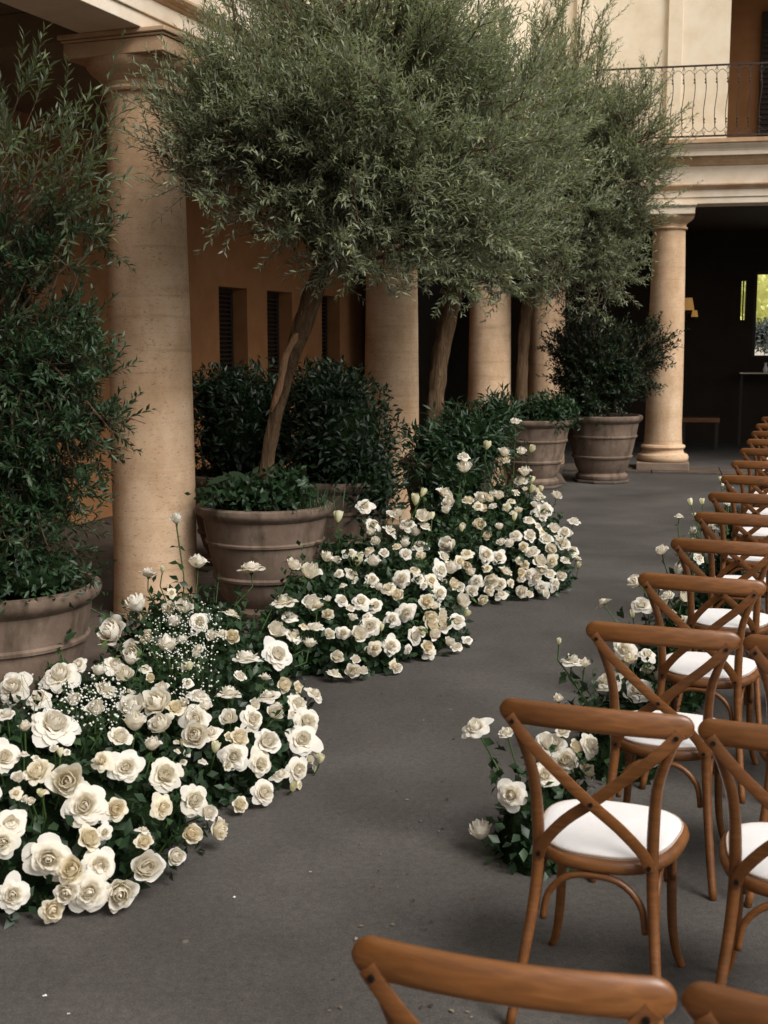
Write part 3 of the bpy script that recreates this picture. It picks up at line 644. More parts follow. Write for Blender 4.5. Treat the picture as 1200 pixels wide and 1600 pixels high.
# grassy tuft (rosemary like)
def tuft(P, n, h, sp, label, seed, mat='shrub'):
    rr = np.random.default_rng(seed); r = thing('grass_tuft', label, 'grass', P)
    B = P + np.stack([rr.normal(size=n)*sp*.3, rr.normal(size=n)*sp*.3, np.zeros(n)], 1)
    D = np.stack([rr.normal(size=n)*.45, rr.normal(size=n)*.45, np.ones(n)], 1)
    v, f_, a = leaves(B, D, rand_unit(n), rr.uniform(.5, 1, n)*h, np.full(n, .006), rr.uniform(.5, 1, n), droop=-.1, mid=.5)
    link('blade', arrmesh('blades', v, f_, M[mat], a), r, True, kind='stuff')
tuft(atd(478, 800, 7.78)+np.array([0,0,.0]), 160, .22, .30, 'spiky rosemary like tuft at the right of the leaning olive pot', 3)
# two large pale leaves in the pot
lf = thing('broad_leaf_plant', 'plant with two broad pale leaves in the leaning olive pot', 'plant', atd(360, 770, 7.8))
for (px, py, a) in ((376, 745, .35), (342, 750, -.5)):
    P = atd(px, py, 7.75); V = []; F = []
    for i in range(6):
        f_ = i/5; wv_ = .035*math.sin(math.pi*min(1, f_*.9+.1))
        for s_ in (-1, 0, 1): V.append(P+np.array([(f_-.5)*.16*math.cos(a)+s_*wv_*.2, -.02*f_, (f_-.5)*-.12*math.sin(a)-.05*(f_-.3)**2+abs(s_)*.008+s_*wv_*.6]))
    for i in range(5):
        for j in range(2): F.append((i*3+j, i*3+j+1, (i+1)*3+j+1, (i+1)*3+j))
    MB().add(V, F, .95).build('leaf', M['shrub'], lf, True, smooth=True)
    MB().tube([P+np.array([-.07*math.cos(a),0,.0]), atd(360, 790, 7.8)], .003, 4).build('stem', M['stem'], lf, True)
# ------------------------------------------------------------------ roses
def petal(mb, rr, R, H, phi, hw, z0, curl, spiral=0, tone=1.0, nu=8, nv=6, notch=0.0, wav=.03):
    """petal wrapped about the flower axis. R: top radius, H: height, hw: half width angle, curl: how far the lip turns out/down"""
    V = []; A = []
    ph1, ph2 = rr.uniform(0, 6.3, 2); asy = rr.uniform(-.12, .12)
    for i in range(nv+1):
        v = i/nv
        for j in range(nu+1):
            u = -1+2*j/nu
            edge = (1-abs(u)**3.2*.26)*(1+notch*(1-abs(u))*.16)      # rounded outline with a slight point
            vv = v*edge
            rad = R*(math.sin(min(vv, .8)/.8*math.pi/2)**.8)*(1+spiral*u*.16) + curl*R*max(0, vv-.58)**1.5*2.6*(1+(.25 if curl > 0 else -.15)*abs(u))
            z = z0 + H*(vv**1.15) - max(0, curl)*H*max(0, vv-.62)**1.6*3.4
            rad += R*wav*math.sin(u*4+ph1)*vv*1.6; z += H*wav*1.4*math.sin(u*5+ph2)*vv
            th = phi + hw*u*(.35+.65*math.sin(min(1, vv*1.5)*math.pi/2)) + asy*vv
            V.append((rad*math.cos(th), rad*math.sin(th), z))
            A.append(min(1, tone*(.35+.65*v)))
    F = [(i*(nu+1)+j, i*(nu+1)+j+1, (i+1)*(nu+1)+j+1, (i+1)*(nu+1)+j) for i in range(nv) for j in range(nu)]
    mb.add(V, F, np.array(A))
def rose_mesh(name, seed, op, mat):
    """unit diameter 1; op 0 bud .. 1 wide open"""
    rr = np.random.default_rng(seed); mb = MB(); g = 2.399963
    k = 0
    rings = [(.075,.52,3,-1.1,1.0), (.14,.53,4,-.7,1.0), (.21,.53,5,-.22,1.0)]
    if op > .3: rings += [(.28,.51,5,.12,1.0), (.34,.46,5,.30,1.0)]
    if op > .6: rings += [(.385,.39,6,.43,1.0)]
    if op > .75: rings += [(.42,.31,6,.56,1.0)]
    if op > .9: rings += [(.445,.22,5,.72,1.0)]
    for ri, (R, H, n, curl, tone) in enumerate(rings):
        H2 = H*(1.35-.45*op)
        for i in range(n):
            phi = k*g if n < 5 else 2*math.pi*(i+rr.uniform(-.12, .12))/n + ri*.7; k += 1
            hw = min(1.35, (1.15 if R < .16 else .98 if R < .3 else .82)) * rr.uniform(.88, 1.1)
            petal(mb, rr, R*rr.uniform(.90, 1.08), H2*rr.uniform(.84, 1.12), phi, hw, -.02, curl*rr.uniform(.7, 1.25), spiral=rr.choice([-1, 1])*(.6 if R < .3 else .25), tone=tone, notch=1.5 if R > .25 else .3, wav=.055 if R > .2 else .03)
    mr_ = np.percentile(np.concatenate([np.hypot(v_[:,0], v_[:,1]) for v_ in mb.v[-7:]]), 97); sc_ = .5/mr_
    for i in range(len(mb.v)): mb.v[i] = mb.v[i]*sc_
    me_o = mb.build(name, mat, None, smooth=True)
    me = me_o.data; bpy.data.objects.remove(me_o)
    # green sepals and hip as a second material
    return me
def bud_mesh(seed):
    rr = np.random.default_rng(seed); mb = MB()
    for i in range(5): petal(mb, rr, .26+.05*(i > 2), 1.15, i*2.4, 1.3, 0, .12*(i > 2), spiral=.5, tone=.9)
    pr = mb
    for i in range(len(mb.v)): mb.v[i] = mb.v[i]*np.array([1.25, 1.25, .95])
    o = mb.build('rose_bud', M['bud'], None, smooth=True); me = o.data; bpy.data.objects.remove(o); return me
ROSE = {'O': [rose_mesh('open_rose', s, 1.0, M['petal']) for s in (1, 2, 3, 4)] + [rose_mesh('open_rose', 5, .8, M['petal'])],
        'h': [rose_mesh('half_open_rose', s, .5, M['petal']) for s in (11, 12, 13)] + [rose_mesh('half_open_rose', 14, .75, M['petal'])],
        'c': [rose_mesh('cream_rose', s, o_, M['petalc']) for s, o_ in ((21, .95), (22, .75), (23, .5))],
        'b': [bud_mesh(31), bud_mesh(32)]}
def hit_blobs(r, blobs):
    """first hit of the eye ray with half ellipsoid domes standing on the ground; else nearest approach"""
    best = None; near = (1e9, None, None, None)
    for (c, R) in blobs:
        c3 = np.array([c[0], c[1], 0.0]); R = np.asarray(R, float)
        o_ = (EYE-c3)/R; dd = r/R; A = dd@dd; B_ = o_@dd; C_ = o_@o_-1; disc = B_*B_-A*C_
        if disc > 0:
            t_ = (-B_-math.sqrt(disc))/A; p = EYE+r*t_
            if p[2] > -.02 and (best is None or t_ < best[0]): best = (t_, p, norm((p-c3)/R/R))
        t_ = -B_/A; p = EYE+r*t_; q_ = math.sqrt(max(0, ((p-c3)/R)@((p-c3)/R)))
        if q_ < near[0]: near = (q_, p, norm((p-c3)/R/R+np.array([0,0,.6])), c3)
    if best is not None: return best[1], best[2], True, None
    if near[1][2] < .05: p = EYE+r*((.05-HC)/r[2]); return p, norm(near[2]+np.array([0,0,.5])), 2, None
    return near[1], near[2], False, near[3]
def rose_leaf_set(P, N, rr, L=.045):
    n = len(P); D = norm(N*.5 + norm(rr.normal(size=(n,3)))*.9); return P, D, norm(N+rr.normal(size=(n,3))*.4)
def mound(name, label, blobs, roses, nleaf, seed, gyp=(), leafL=(.035,.06), sprays=60, fill=0, cat='flower arrangement', group='white rose arrangements on the ground'):
    global RNG
    RNG = np.random.default_rng(seed); rr = RNG
    c0 = np.mean([b[0] for b in blobs], 0)
    root = thing(name, label, cat, (c0[0], c0[1], 0), group=group)
    # underlay of dark stems and leaves
    mb = MB()
    for (c, R) in blobs:
        nn = 22; k = 8; V = []
        for i in range(k):
            e_ = math.pi/2*i/(k-1)
            for j in range(nn):
                th = 2*math.pi*j/nn; w_ = .80*(1+.07*math.sin(4*th+c[0]*5+i)); V.append((c[0]+R[0]*w_*math.cos(th)*math.cos(e_)+1e-4*j, c[1]+R[1]*w_*math.sin(th)*math.cos(e_), .003+R[2]*w_*math.sin(e_)))
        F = [(i*nn+j, i*nn+(j+1) % nn, (i+1)*nn+(j+1) % nn, (i+1)*nn+j) for i in range(k-1) for j in range(nn)]
        mb.add(V, F)
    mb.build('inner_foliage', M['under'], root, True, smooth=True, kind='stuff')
    # leaves over the domes
    ar = np.array([R[0]*R[1]+R[2]*(R[0]+R[1]) for c, R in blobs]); ar /= ar.sum()
    k = rr.choice(len(blobs), nleaf, p=ar); C = np.array([(c[0], c[1], 0) for c, R in blobs])[k]; R = np.array([b[1] for b in blobs], float)[k]
    dr = rand_unit(nleaf); dr[:, 2] = np.abs(dr[:, 2]); P = C + dr*R*rr.uniform(.72, .97, nleaf)[:, None]; P[:, 2] = np.maximum(P[:, 2], .012+rr.uniform(0, .03, nleaf))
    D = norm(dr*.6 + rand_unit(nleaf)*.9); N = norm(dr + np.array([0,0,.5]) + rr.normal(size=(nleaf,3))*.4)
    Lf = rr.uniform(leafL[0], leafL[1], nleaf)
    sets = [leaves(P, D, N, Lf, Lf*rr.uniform(.5, .72, nleaf), rr.beta(1.8, 3, nleaf), droop=.1, fold=.12)]
    stems = MB()
    # upright sprays standing out of the mass
    SP_, SD_, SN_ = [], [], []
    for i in range(sprays):
        j = rr.choice(len(blobs), p=ar); c, R_ = blobs[j]; u = rand_unit(1)[0]; u[2] = abs(u[2])+.25; u = norm(u)
        p = np.array([c[0], c[1], 0])+u*np.array(R_)*.9; d_ = norm(u*.7+rand_unit(1)[0]*.35+np.array([0,0,.45])); L_ = rr.uniform(.07, .2)
        pts = [p, p+d_*L_*.5, p+d_*L_+np.array([0,0,-.02])]; stems.tube(pts, [.0022,.0018,.001], 4, caps=False)
        for f_ in np.linspace(.2, 1, 6):
            SP_.append(p+d_*L_*f_); SD_.append(norm(d_*.4+rand_unit(1)[0])); SN_.append(norm(d_+np.array([0,0,.8])))
    if SP_:
        n_ = len(SP_); Lf = rr.uniform(leafL[0]*.8, leafL[1]*.9, n_); sets.append(leaves(np.array(SP_), np.array(SD_), np.array(SN_), Lf, Lf*.6, rr.uniform(.3, 1, n_), droop=.1, fold=.12))
    # roses
    # blooms sunk deeper in the mass, between the listed ones
    seen = [(q[0], q[1]) for q in roses]; nf = 0; extra = []
    while nf < fill and len(extra) < fill*1:
        q0 = roses[rr.integers(len(roses))]; fx, fy = q0[0]+rr.normal()*q0[2]*1.1, q0[1]+rr.normal()*q0[2]*.9
        nf += .25
        if min((fx-a_)**2+(fy-b_)**2 for a_, b_ in seen) > (q0[2]*.62)**2 and hit_blobs(ray(fx, fy), blobs)[2] is True:
            seen.append((fx, fy)); extra.append((fx, fy, q0[2]*rr.uniform(.6, .85) if q0[2] > 18 else q0[2], ['h','c','o','h','o','s'][rr.integers(6)]))
    for (px, py, w_, ty) in list(roses) + extra:
        r_ = ray(px, py); p, n_, hit, cc = hit_blobs(r_, blobs)
        dist = p[1]; dia = w_/FPX*dist*(1.12 if w_ < 45 else 1.14); p = np.array(p); p[2] = max(p[2], .6*dia)
        if not hit: p = p.copy()
        toc = norm(EYE-p); jit = rand_unit(1)[0]
        if ty == 'O': ax = norm(n_*.55+toc*.75+jit*.33)
        elif ty == 'o': ax = norm(n_*.7+toc*.5+jit*.5+np.array([0,0,.15]))
        elif ty == 's': ax = norm(n_*.35+toc*.10+jit*.45+np.array([0,0,.75]))
        elif ty == 'c': ax = norm(n_*.7+toc*.5+jit*.5)
        elif ty == 'b': ax = norm(n_*.3+jit*.3+np.array([0,0,.8]))
        else: ax = norm(n_*.55+toc*.2+jit*.45+np.array([0,0,.5]))
        key = {'O':'O','o':'O','s':'O','h':'h','c':'c','b':'b'}[ty]
        if ty == 'o' and rr.random() < .5: key = 'h'
        if ty == 'O' and w_ < 50 and rr.random() < .15: key = 'h'
        me = ROSE[key][rr.integers(len(ROSE[key]))]
        q_ = Vector(ax).to_track_quat('Z', 'Y')
        spin = Matrix.Rotation(rr.uniform(0, 6.28), 4, 'Z')
        o_ = link('rose_bud' if ty == 'b' else 'rose', me, root)
        zs_ = rr.uniform(.92, 1.12); dia_ = dia*(1.02 if ty == 'b' else 1.0)
        o_.matrix_local = Matrix.Translation(Vector(p - ax*dia*.10 + n_*.01) - Vector(root.location)) @ q_.to_matrix().to_4x4() @ spin @ Matrix.Diagonal((dia_*rr.uniform(.88,1.08), dia_*rr.uniform(.88,1.08), dia_*zs_, 1))
        # hip, sepals, stem
        bse = p - ax*dia*.12 + n_*.01
        stems.tube([bse+ax*dia*.06, bse, bse-ax*dia*.10], [dia*.10, dia*.08, dia*.03], 6, a=.5)
        if hit: tail = [bse-ax*dia*.1, bse-ax*.06-n_*.03, p-n_*.14-np.array([0,0,.05])]
        else:
            g_ = cc + (p-cc)*.45; g_[2] = max(.05, min(g_[2], p[2]-.12)); mid_ = bse-ax*.07; 
            tail = [bse-ax*dia*.1, mid_, mid_*.55+g_*.45+np.array([0,0,.015]), g_]
            for f_ in (.25, .42, .6, .8):
                if rr.random() < .8:
                    a_ = mid_*(1-f_)+g_*f_; n3 = 3
                    Pn = np.repeat(a_[None], n3, 0)+rr.normal(size=(n3,3))*.008; Dn = rand_unit(n3)+np.array([0,0,-.1])
                    Lf = rr.uniform(.04, .06, n3); sets.append(leaves(Pn, Dn, norm(rr.normal(size=(n3,3))*.4+np.array([0,0,1])), Lf, Lf*.65, rr.uniform(.3,.9,n3), droop=.15, fold=.12))
        stems.tube(tail, [.0034]*len(tail), 5, caps=False)
        nl = 4; Pn = np.repeat(bse[None], nl, 0)-ax*dia*.05; Dn = norm(rand_unit(nl)*.8+ax*.3); Lf = np.full(nl, dia*.3)
        sets.append(leaves(Pn, Dn, norm(rand_unit(nl)+ax), Lf, Lf*.28, np.full(nl, .9)))
        nl = 3; Pn = np.repeat(p[None], nl, 0)-n_*.10-ax*dia*.3+rr.normal(size=(nl,3))*.03; Dn = norm(rand_unit(nl)+n_*.3); Lf = rr.uniform(.045,.065,nl)
        sets.append(leaves(Pn, Dn, norm(n_+rr.normal(size=(nl,3))*.3), Lf, Lf*.62, rr.uniform(.2,.8,nl), droop=.15, fold=.12))
    off = 0; VV, FF, AA = [], [], []
    for v, f_, a in sets: VV.append(v); FF.append(f_+off); AA.append(a); off += len(v)
    link('foliage', arrmesh('foliage', np.concatenate(VV), np.concatenate(FF), M['roseleaf'], np.concatenate(AA)), root, True, kind='stuff')
    stems.build('stem', M['stem'], root, True, smooth=True, kind='stuff')
    # gypsophila sprays
    if gyp:
        gm = MB(); gs = MB()
        oc = np.array([(1,0,0),(-1,0,0),(0,1,0),(0,-1,0),(0,0,1),(0,0,-1)], float); of = [(0,2,4),(2,1,4),(1,3,4),(3,0,4),(2,0,5),(1,2,5),(3,1,5),(0,3,5)]
        for (px, py, rx, ry, n_, sz) in gyp:
            for i in range(n_):
                a_ = rr.uniform(0, 6.28); f_ = math.sqrt(rr.random()); p, nn_, hit, cc = hit_blobs(ray(px+rx*f_*math.cos(a_), py+ry*f_*math.sin(a_)), blobs)
                p = p + nn_*rr.uniform(0, .09); s_ = sz*rr.uniform(.5, 1.15)
                gm.add(oc*s_*rr.uniform(.7, 1.2, (6,1)) + p, of)
                if i % 2 == 0: gs.tube([p, p-nn_*.08+rr.normal(size=3)*.02], .0008, 3, caps=False)
        gm.build('gypsophila', M['gyp'], root, True, kind='stuff', label="sprays of tiny white baby's breath flowers")
        gs.build('gypsophila_stem', M['stem'], root, True, kind='stuff')
    return root
def z5(L): return [(x/2, 850+y/2, w_/2, t_) for x, y, w_, t_ in L]
def z6(L): return [(400+x/2.182, 700+y/2.182, w_/2.182, t_) for x, y, w_, t_ in L]
def z7(L): return [(700+x/2.4, 1050+y/2.4, w_/2.4, t_) for x, y, w_, t_ in L]
def z8(L): return [(850+x/3.43, 650+y/3.43, w_/3.43, t_) for x, y, w_, t_ in L]
R5 = z5([(70,82,110,'s'),(180,225,60,'h'),(257,160,24,'b'),(465,103,58,'h'),(508,95,20,'b'),(618,74,60,'h'),(438,208,65,'h'),(577,212,52,'h'),(782,87,78,'s'),(722,225,62,'s'),
 (913,80,45,'h'),(962,104,60,'o'),(885,190,72,'s'),(957,192,52,'o'),(987,203,36,'c'),(980,270,52,'h'),(945,262,32,'c'),(962,323,48,'h'),(912,290,68,'s'),(900,235,50,'s'),(863,348,95,'O'),(977,471,62,'s'),(922,450,42,'c'),(873,445,52,'c'),
 (425,345,70,'h'),(355,385,70,'s'),(412,378,52,'h'),(392,425,62,'h'),(525,338,62,'h'),(190,418,118,'s'),(45,455,108,'O'),(125,488,80,'s'),(22,545,60,'s'),(168,575,142,'O'),(325,465,75,'s'),(15,672,92,'O'),(118,724,88,'c'),(210,750,112,'o'),(263,823,132,'O'),(355,833,78,'c'),(50,785,48,'c'),(35,880,92,'O'),(8,935,98,'O'),(270,925,82,'c'),(150,985,148,'O'),(225,1020,84,'c'),(308,1005,112,'O'),(445,1012,98,'O'),(445,935,58,'c'),(40,1095,112,'O'),(160,1138,78,'c'),(277,1117,128,'O'),(370,1112,98,'O'),
 (315,685,72,'c'),(370,615,70,'h'),(390,703,102,'O'),(418,530,88,'o'),(418,582,76,'h'),(470,645,56,'h'),(500,510,92,'o'),(548,520,55,'c'),(620,480,70,'s'),(610,550,88,'O'),(612,602,80,'O'),(507,728,98,'O'),(545,715,55,'c'),(503,828,78,'c'),(600,805,102,'O'),(582,907,66,'c'),(662,893,66,'c'),(505,465,46,'h'),(712,480,86,'s'),(765,370,88,'s'),(785,552,82,'O'),(740,610,72,'c'),(728,665,92,'O'),(808,687,82,'O'),(830,625,80,'h'),(835,480,70,'s'),(850,540,52,'h'),(818,790,78,'O'),(670,652,32,'b'),(187,672,26,'b'),(130,795,26,'b'),(925,500,80,'s'),(950,560,90,'O'),(940,612,95,'O'),(925,705,82,'O'),(968,645,60,'s'),(993,690,28,'b'),(905,795,28,'b'),(590,400,26,'b'),(745,422,46,'h'),(75,665,40,'s'),(728,300,48,'c'),(640,520,40,'h'),(568,635,24,'b'),(560,790,0,'b')][:-1])
R6 = z6([(708,32,48,'o'),(710,82,50,'o'),(787,8,28,'b'),(845,28,40,'h'),(850,50,32,'c'),(905,22,36,'h'),(937,18,24,'b'),(884,-82,36,'h'),(915,95,46,'o'),(905,118,50,'o'),(935,125,25,'b'),(935,155,22,'b'),(970,152,20,'b'),(1022,170,34,'h'),(965,178,38,'h'),(978,215,62,'O'),(1080,254,40,'o'),
 (642,165,56,'h'),(660,195,42,'h'),(650,222,36,'h'),(722,186,40,'c'),(776,180,46,'o'),(808,160,38,'o'),(830,172,32,'h'),(870,185,28,'c'),(663,338,56,'o'),(719,363,48,'c'),(694,390,45,'c'),(764,270,40,'c'),(793,305,30,'c'),(832,278,30,'h'),(930,250,36,'s'),(886,302,42,'o'),(929,303,46,'o'),(985,318,50,'o'),(1010,285,42,'o'),(1045,290,40,'o'),(1040,330,50,'o'),(1075,350,46,'o'),(783,366,56,'O'),(825,375,50,'O'),(868,336,36,'h'),(940,360,46,'o'),(962,395,50,'o'),(1005,388,48,'c'),(950,440,56,'O'),(1015,465,46,'o'),(972,475,42,'o'),(998,432,38,'h'),(898,426,30,'c'),(865,460,30,'c'),(795,450,50,'o'),(829,466,44,'o'),(750,455,50,'o'),(845,427,46,'h'),(786,412,32,'c'),(905,490,44,'o'),(983,518,32,'h'),(770,530,38,'c'),(832,526,52,'s'),(735,432,34,'h'),(1095,410,18,'b'),(910,340,30,'c'),(1060,300,30,'h'),(880,250,24,'b'),(858,222,24,'b'),(915,400,30,'c'),(1088,380,30,'h'),(1000,350,40,'o'),(700,290,22,'b')])
R6m = z6([(370,203,55,'o'),(60,296,38,'h'),(281,256,36,'b'),(397,266,52,'o'),(457,287,60,'o'),(541,198,34,'b'),(562,169,24,'b'),(515,265,56,'o'),(565,250,50,'h'),(575,272,46,'s'),(598,247,22,'b'),(457,232,32,'h'),(487,234,30,'h'),(480,345,32,'c'),(557,338,56,'o'),(635,378,46,'o'),(660,425,56,'o'),(625,420,60,'O'),(595,455,50,'c'),(540,420,38,'c'),(562,380,34,'c'),(403,402,50,'h'),(350,404,36,'b'),(326,437,56,'o'),(398,454,48,'o'),(240,388,44,'h'),(320,364,48,'o'),(497,450,62,'O'),(452,482,50,'c'),(486,510,44,'c'),(577,525,50,'c'),(622,497,62,'O'),(660,468,42,'c'),(688,525,54,'o'),(583,572,50,'c'),(292,525,44,'o'),(357,527,62,'O'),(405,540,50,'o'),(325,588,34,'h'),(424,625,24,'b'),(385,610,66,'O'),(345,640,56,'o'),(402,685,58,'c'),(457,675,60,'O'),(459,586,56,'O'),(511,563,68,'O'),(533,645,62,'O'),(590,600,48,'c'),(627,603,64,'O'),(597,635,50,'o'),(580,678,44,'c'),(679,592,52,'o'),(709,575,24,'b'),(475,767,38,'h'),(273,715,46,'h'),(328,778,54,'h'),(268,808,50,'s'),(360,765,38,'h'),(245,570,38,'c'),(245,525,26,'h'),(540,300,40,'h'),(500,320,36,'h')])
NEAR = [((-1.34,4.30),(.74,.70,.48)), ((-.86,5.10),(.56,.62,.50)), ((-.80,5.75),(.46,.5,.52)), ((-1.25,5.0),(.5,.5,.48)), ((-1.05,6.45),(.50,.50,.50))]
MID = [((-.30,6.95),(.50,.50,.46)), ((.06,7.45),(.46,.62,.56)), ((-.35,7.35),(.4,.4,.5)), ((-.15,7.9),(.5,.4,.6))]
FAR = [((.92,9.1),(.50,.55,.55)), ((1.02,9.9),(.50,.6,.66)), ((.55,8.8),(.42,.45,.46)), ((.5,9.6),(.45,.45,.62))]
mound('rose_arrangement', 'nearest and largest bank of white garden roses, at the lower left', NEAR, R5, 6500, 101, gyp=[(290,1005,62,52,380,.0050),(150,1110,60,40,230,.0055),(75,1100,45,35,40,.0045),(300,1090,40,30,80,.0045)], sprays=90, fill=60)
mound('rose_arrangement', 'middle bank of white roses below the leaning olive pot', MID, R6m, 5200, 102, sprays=80, leafL=(.04,.065), fill=34)
mound('rose_arrangement', 'far bank of white roses with tall stems, curving toward the aisle', FAR, R6, 5200, 103, sprays=110, leafL=(.04,.07), fill=30)
# tall single rose by the column
def stem_rose(px, py, w_, dd, foot, label, ty='h', seed=1):
    rr = np.random.default_rng(seed); p = atd(px, py, dd); dia = w_/FPX*dd
    r = thing('single_rose', label, 'rose', (foot[0], foot[1], 0), group=None)
    me = ROSE[ty][seed % len(ROSE[ty])]; o_ = link('bloom', me, r)
    o_.matrix_local = Matrix.Translation(Vector(p-np.array([0,0,dia*.2]))-Vector(r.location)) @ Matrix.Rotation(.15, 4, 'X') @ Matrix.Rotation(seed, 4, 'Z') @ Matrix.Diagonal((dia, dia, dia*1.15, 1))
    b_ = p-np.array([0,0,dia*.24]); F_ = np.array([foot[0], foot[1], .3])
    mid = (b_+F_)/2+np.array([.02,0,.03])
    MB().tube([b_+np.array([0,0,.012]), b_, b_-np.array([0,0,.02]), mid, F_], [dia*.14, dia*.1, .004, .0035, .0035], 6).build('stem', M['stem'], r, True, smooth=True)
    P_, D_ = [], []
    for f_ in (.2, .35, .5, .65, .8):
        for s_ in (-1, 1, 0):
            P_.append(b_*(1-f_)+F_*f_+rr.normal(size=3)*.004); D_.append(np.array([s_*.8+rr.normal()*.2, rr.normal()*.5, rr.uniform(-.5,.3)]))
    n_ = len(P_); Lf = rr.uniform(.05, .075, n_)
    v, f2, a = leaves(np.array(P_), np.array(D_), norm(rr.normal(size=(n_,3))*.4+np.array([0,-.4,1])), Lf, Lf*.6, rr.uniform(.2,.7,n_), droop=.15, fold=.12)
    link('leaf', arrmesh('rose_leaves', v, f2, M['roseleaf'], a), r, True, kind='stuff')
stem_rose(276, 814, 21, 6.2, atd(284, 900, 6.2)[:2], 'tall single white rose standing up in front of the first column', 'h', 2)
# ------------------------------------------------------------------ chairs
def bez(pts, n=16):
    P = np.array(pts, float); t0 = np.linspace(0, 1, len(P)); t1 = np.linspace(0, 1, n)
    # Catmull-Rom
    out = []
    for t_ in t1:
        x = t_*(len(P)-1); i = min(int(x), len(P)-2); f = x-i
        p0, p1, p2, p3 = P[max(i-1, 0)], P[i], P[i+1], P[min(i+2, len(P)-1)]
        out.append(.5*((2*p1)+(-p0+p2)*f+(2*p0-5*p1+4*p2-p3)*f*f+(-p0+3*p1-3*p2+p3)*f**3))
    return np.array(out)
def seat_outline(k, n=48, grow=0.0):
    """rounded seat: rear narrow, front wide. returns xy"""
    out = []
    for j in range(n):
        th = 2*math.pi*j/n; c, s_ = math.cos(th), math.sin(th); e = 2.7
        r = (abs(c)**e+abs(s_)**e)**(-1/e)
        y = r*s_*.217; x = r*c*(.203+.022*(y/.2))
        nrm = math.hypot(x, y)
        out.append((x*(1+grow/nrm), y*(1+grow/nrm)+.213))
    return out
def disc(prof, n=48):
    """prof: list of (grow, z) rings from bottom to top"""
    V = []; mb = MB()
    for g_, z in prof: V += [(x, y, z) for x, y in seat_outline(0, n, g_)]
    k = len(prof); F = [(i*n+j, i*n+(j+1) % n, (i+1)*n+(j+1) % n, (i+1)*n+j) for i in range(k-1) for j in range(n)]
    F += [tuple(range(n))[::-1], tuple((k-1)*n+j for j in range(n))]
    return mb.add(V, F)
def make_chair():
    r = thing('crossback_chair', 'x', 'chair', group='crossback chairs set in rows beside the aisle')
    wd = M['wood']
    sf = disc([(-.03,.418),(-.008,.418),(.0,.424),(.004,.436),(.0,.449),(-.008,.455),(-.02,.455)]).build('seat_frame', wd, r, smooth='auto')
    cu = disc([(-.019,.450),(-.016,.456),(-.018,.462),(-.026,.4665),(-.05,.469),(-.11,.471),(-.17,.472)]).build('cushion', M['linen'], r, smooth=True)
    ol = [(x, y, .4605) for x, y in seat_outline(0, 48, -.0165)]; ol.append(ol[0])
    MB().tube(ol, .0032, 6, caps=False, up=(0,0,1)).build('piping', M['piping'], cu, smooth=True)
    # top rail: bowed backwards in the middle, ends turned forward
    xs = .246*np.sin(np.linspace(-math.pi/2, math.pi/2, 33)); pts = [(x, -.085+.55*x*x*1.25, .858-.12*x*x) for x in xs]
    rr_ = []
    for x in xs:
        e_ = min(1, (.2475-abs(x))/.034); e_ = math.sqrt(max(.01, 1-(1-e_)**2)); rr_.append((.0325*e_, .0135*(.45+.55*e_)))
    MB().tube(pts, rr_, 16, flat=.8, up=(0,.12,1)).build('top_rail', wd, r, smooth='auto')
    for s_ in (-1, 1):
        st = bez([(s_*.198,-.100,.0),(s_*.176,-.055,.16),(s_*.158,-.012,.32),(s_*.150,.000,.45),(s_*.152,-.014,.58),(s_*.162,-.034,.69),(s_*.190,-.052,.78),(s_*.220,-.056,.845)], 24)
        rd = list(np.interp(np.linspace(0, 1, 24), [0,.35,.55,.8,1], [.0130,.0158,.0165,.014,.010]))
        MB().tube(st, rd, 10).build('back_leg', wd, r, smooth=True)
        fl = bez([(s_*.150,.345,.425),(s_*.158,.352,.30),(s_*.163,.360,.15),(s_*.176,.375,.05),(s_*.192,.392,.0)], 16)
        MB().tube(fl, list(np.linspace(.0162, .0115, 16)), 10).build('front_leg', wd, r, smooth=True)
        off = .0055*s_
        cs = bez([(s_*.218,-.070,.842),(s_*.158,-.078,.775),(s_*.07,-.074+off,.695),(0,-.066+off,.632),(-s_*.07,-.052+off,.572),(-s_*.128,-.028,.500),(-s_*.146,-.016,.452)], 22)
        MB().tube(cs, [(.0158,.0048)]*22, 8, flat=.6, up=(s_*.74,0,-.67)).build('cross_strip', wd, r, smooth='auto')
        # side brace hoop between front and back leg
        hp = bez([(s_*.160,.022,.285),(s_*.157,.06,.365),(s_*.155,.12,.402),(s_*.158,.20,.408),(s_*.160,.28,.402),(s_*.163,.325,.365),(s_*.164,.340,.285)], 20)
        MB().tube(hp, .0095, 8).build('brace', wd, r, smooth=True)
    for yy, xw in ((.004, .136), (.352, .146)):
        hp = bez([(-xw,yy,.270),(-xw+.014,yy,.345),(-.07,yy,.398),(0,yy,.410),(.07,yy,.398),(xw-.014,yy,.345),(xw,yy,.270)], 24)
        MB().tube(hp, .0095, 8).build('brace', wd, r, smooth=True)
    for p in ((0,-.074,.632), (-.208,-.076,.830), (.208,-.076,.830), (-.144,-.026,.462), (.144,-.026,.462)):
        MB().tube([(p[0],p[1]-.006,p[2]), (p[0],p[1]+.004,p[2])], .006, 10).build('bolt', M['bolt'], r)
    return r
ch0 = make_chair()
ROWS = [(552,1492),(781,1110),(915,986),(996,908),(1047,852),(1084,810),(1105,778),(1125,750.5),(1141,727),(1154,707),(1165,692),(1172,679),(1179,667),(1188,656)]
YAW = [-.30,-.36,-.38,-.40,-.42,-.42,-.42,-.42,-.42,-.42,-.42,-.42,-.42,-.42]
ORD = ['','second','third','fourth','fifth','sixth','seventh','eighth','ninth','tenth','eleventh','twelfth','thirteenth']
first = True; CHP = []
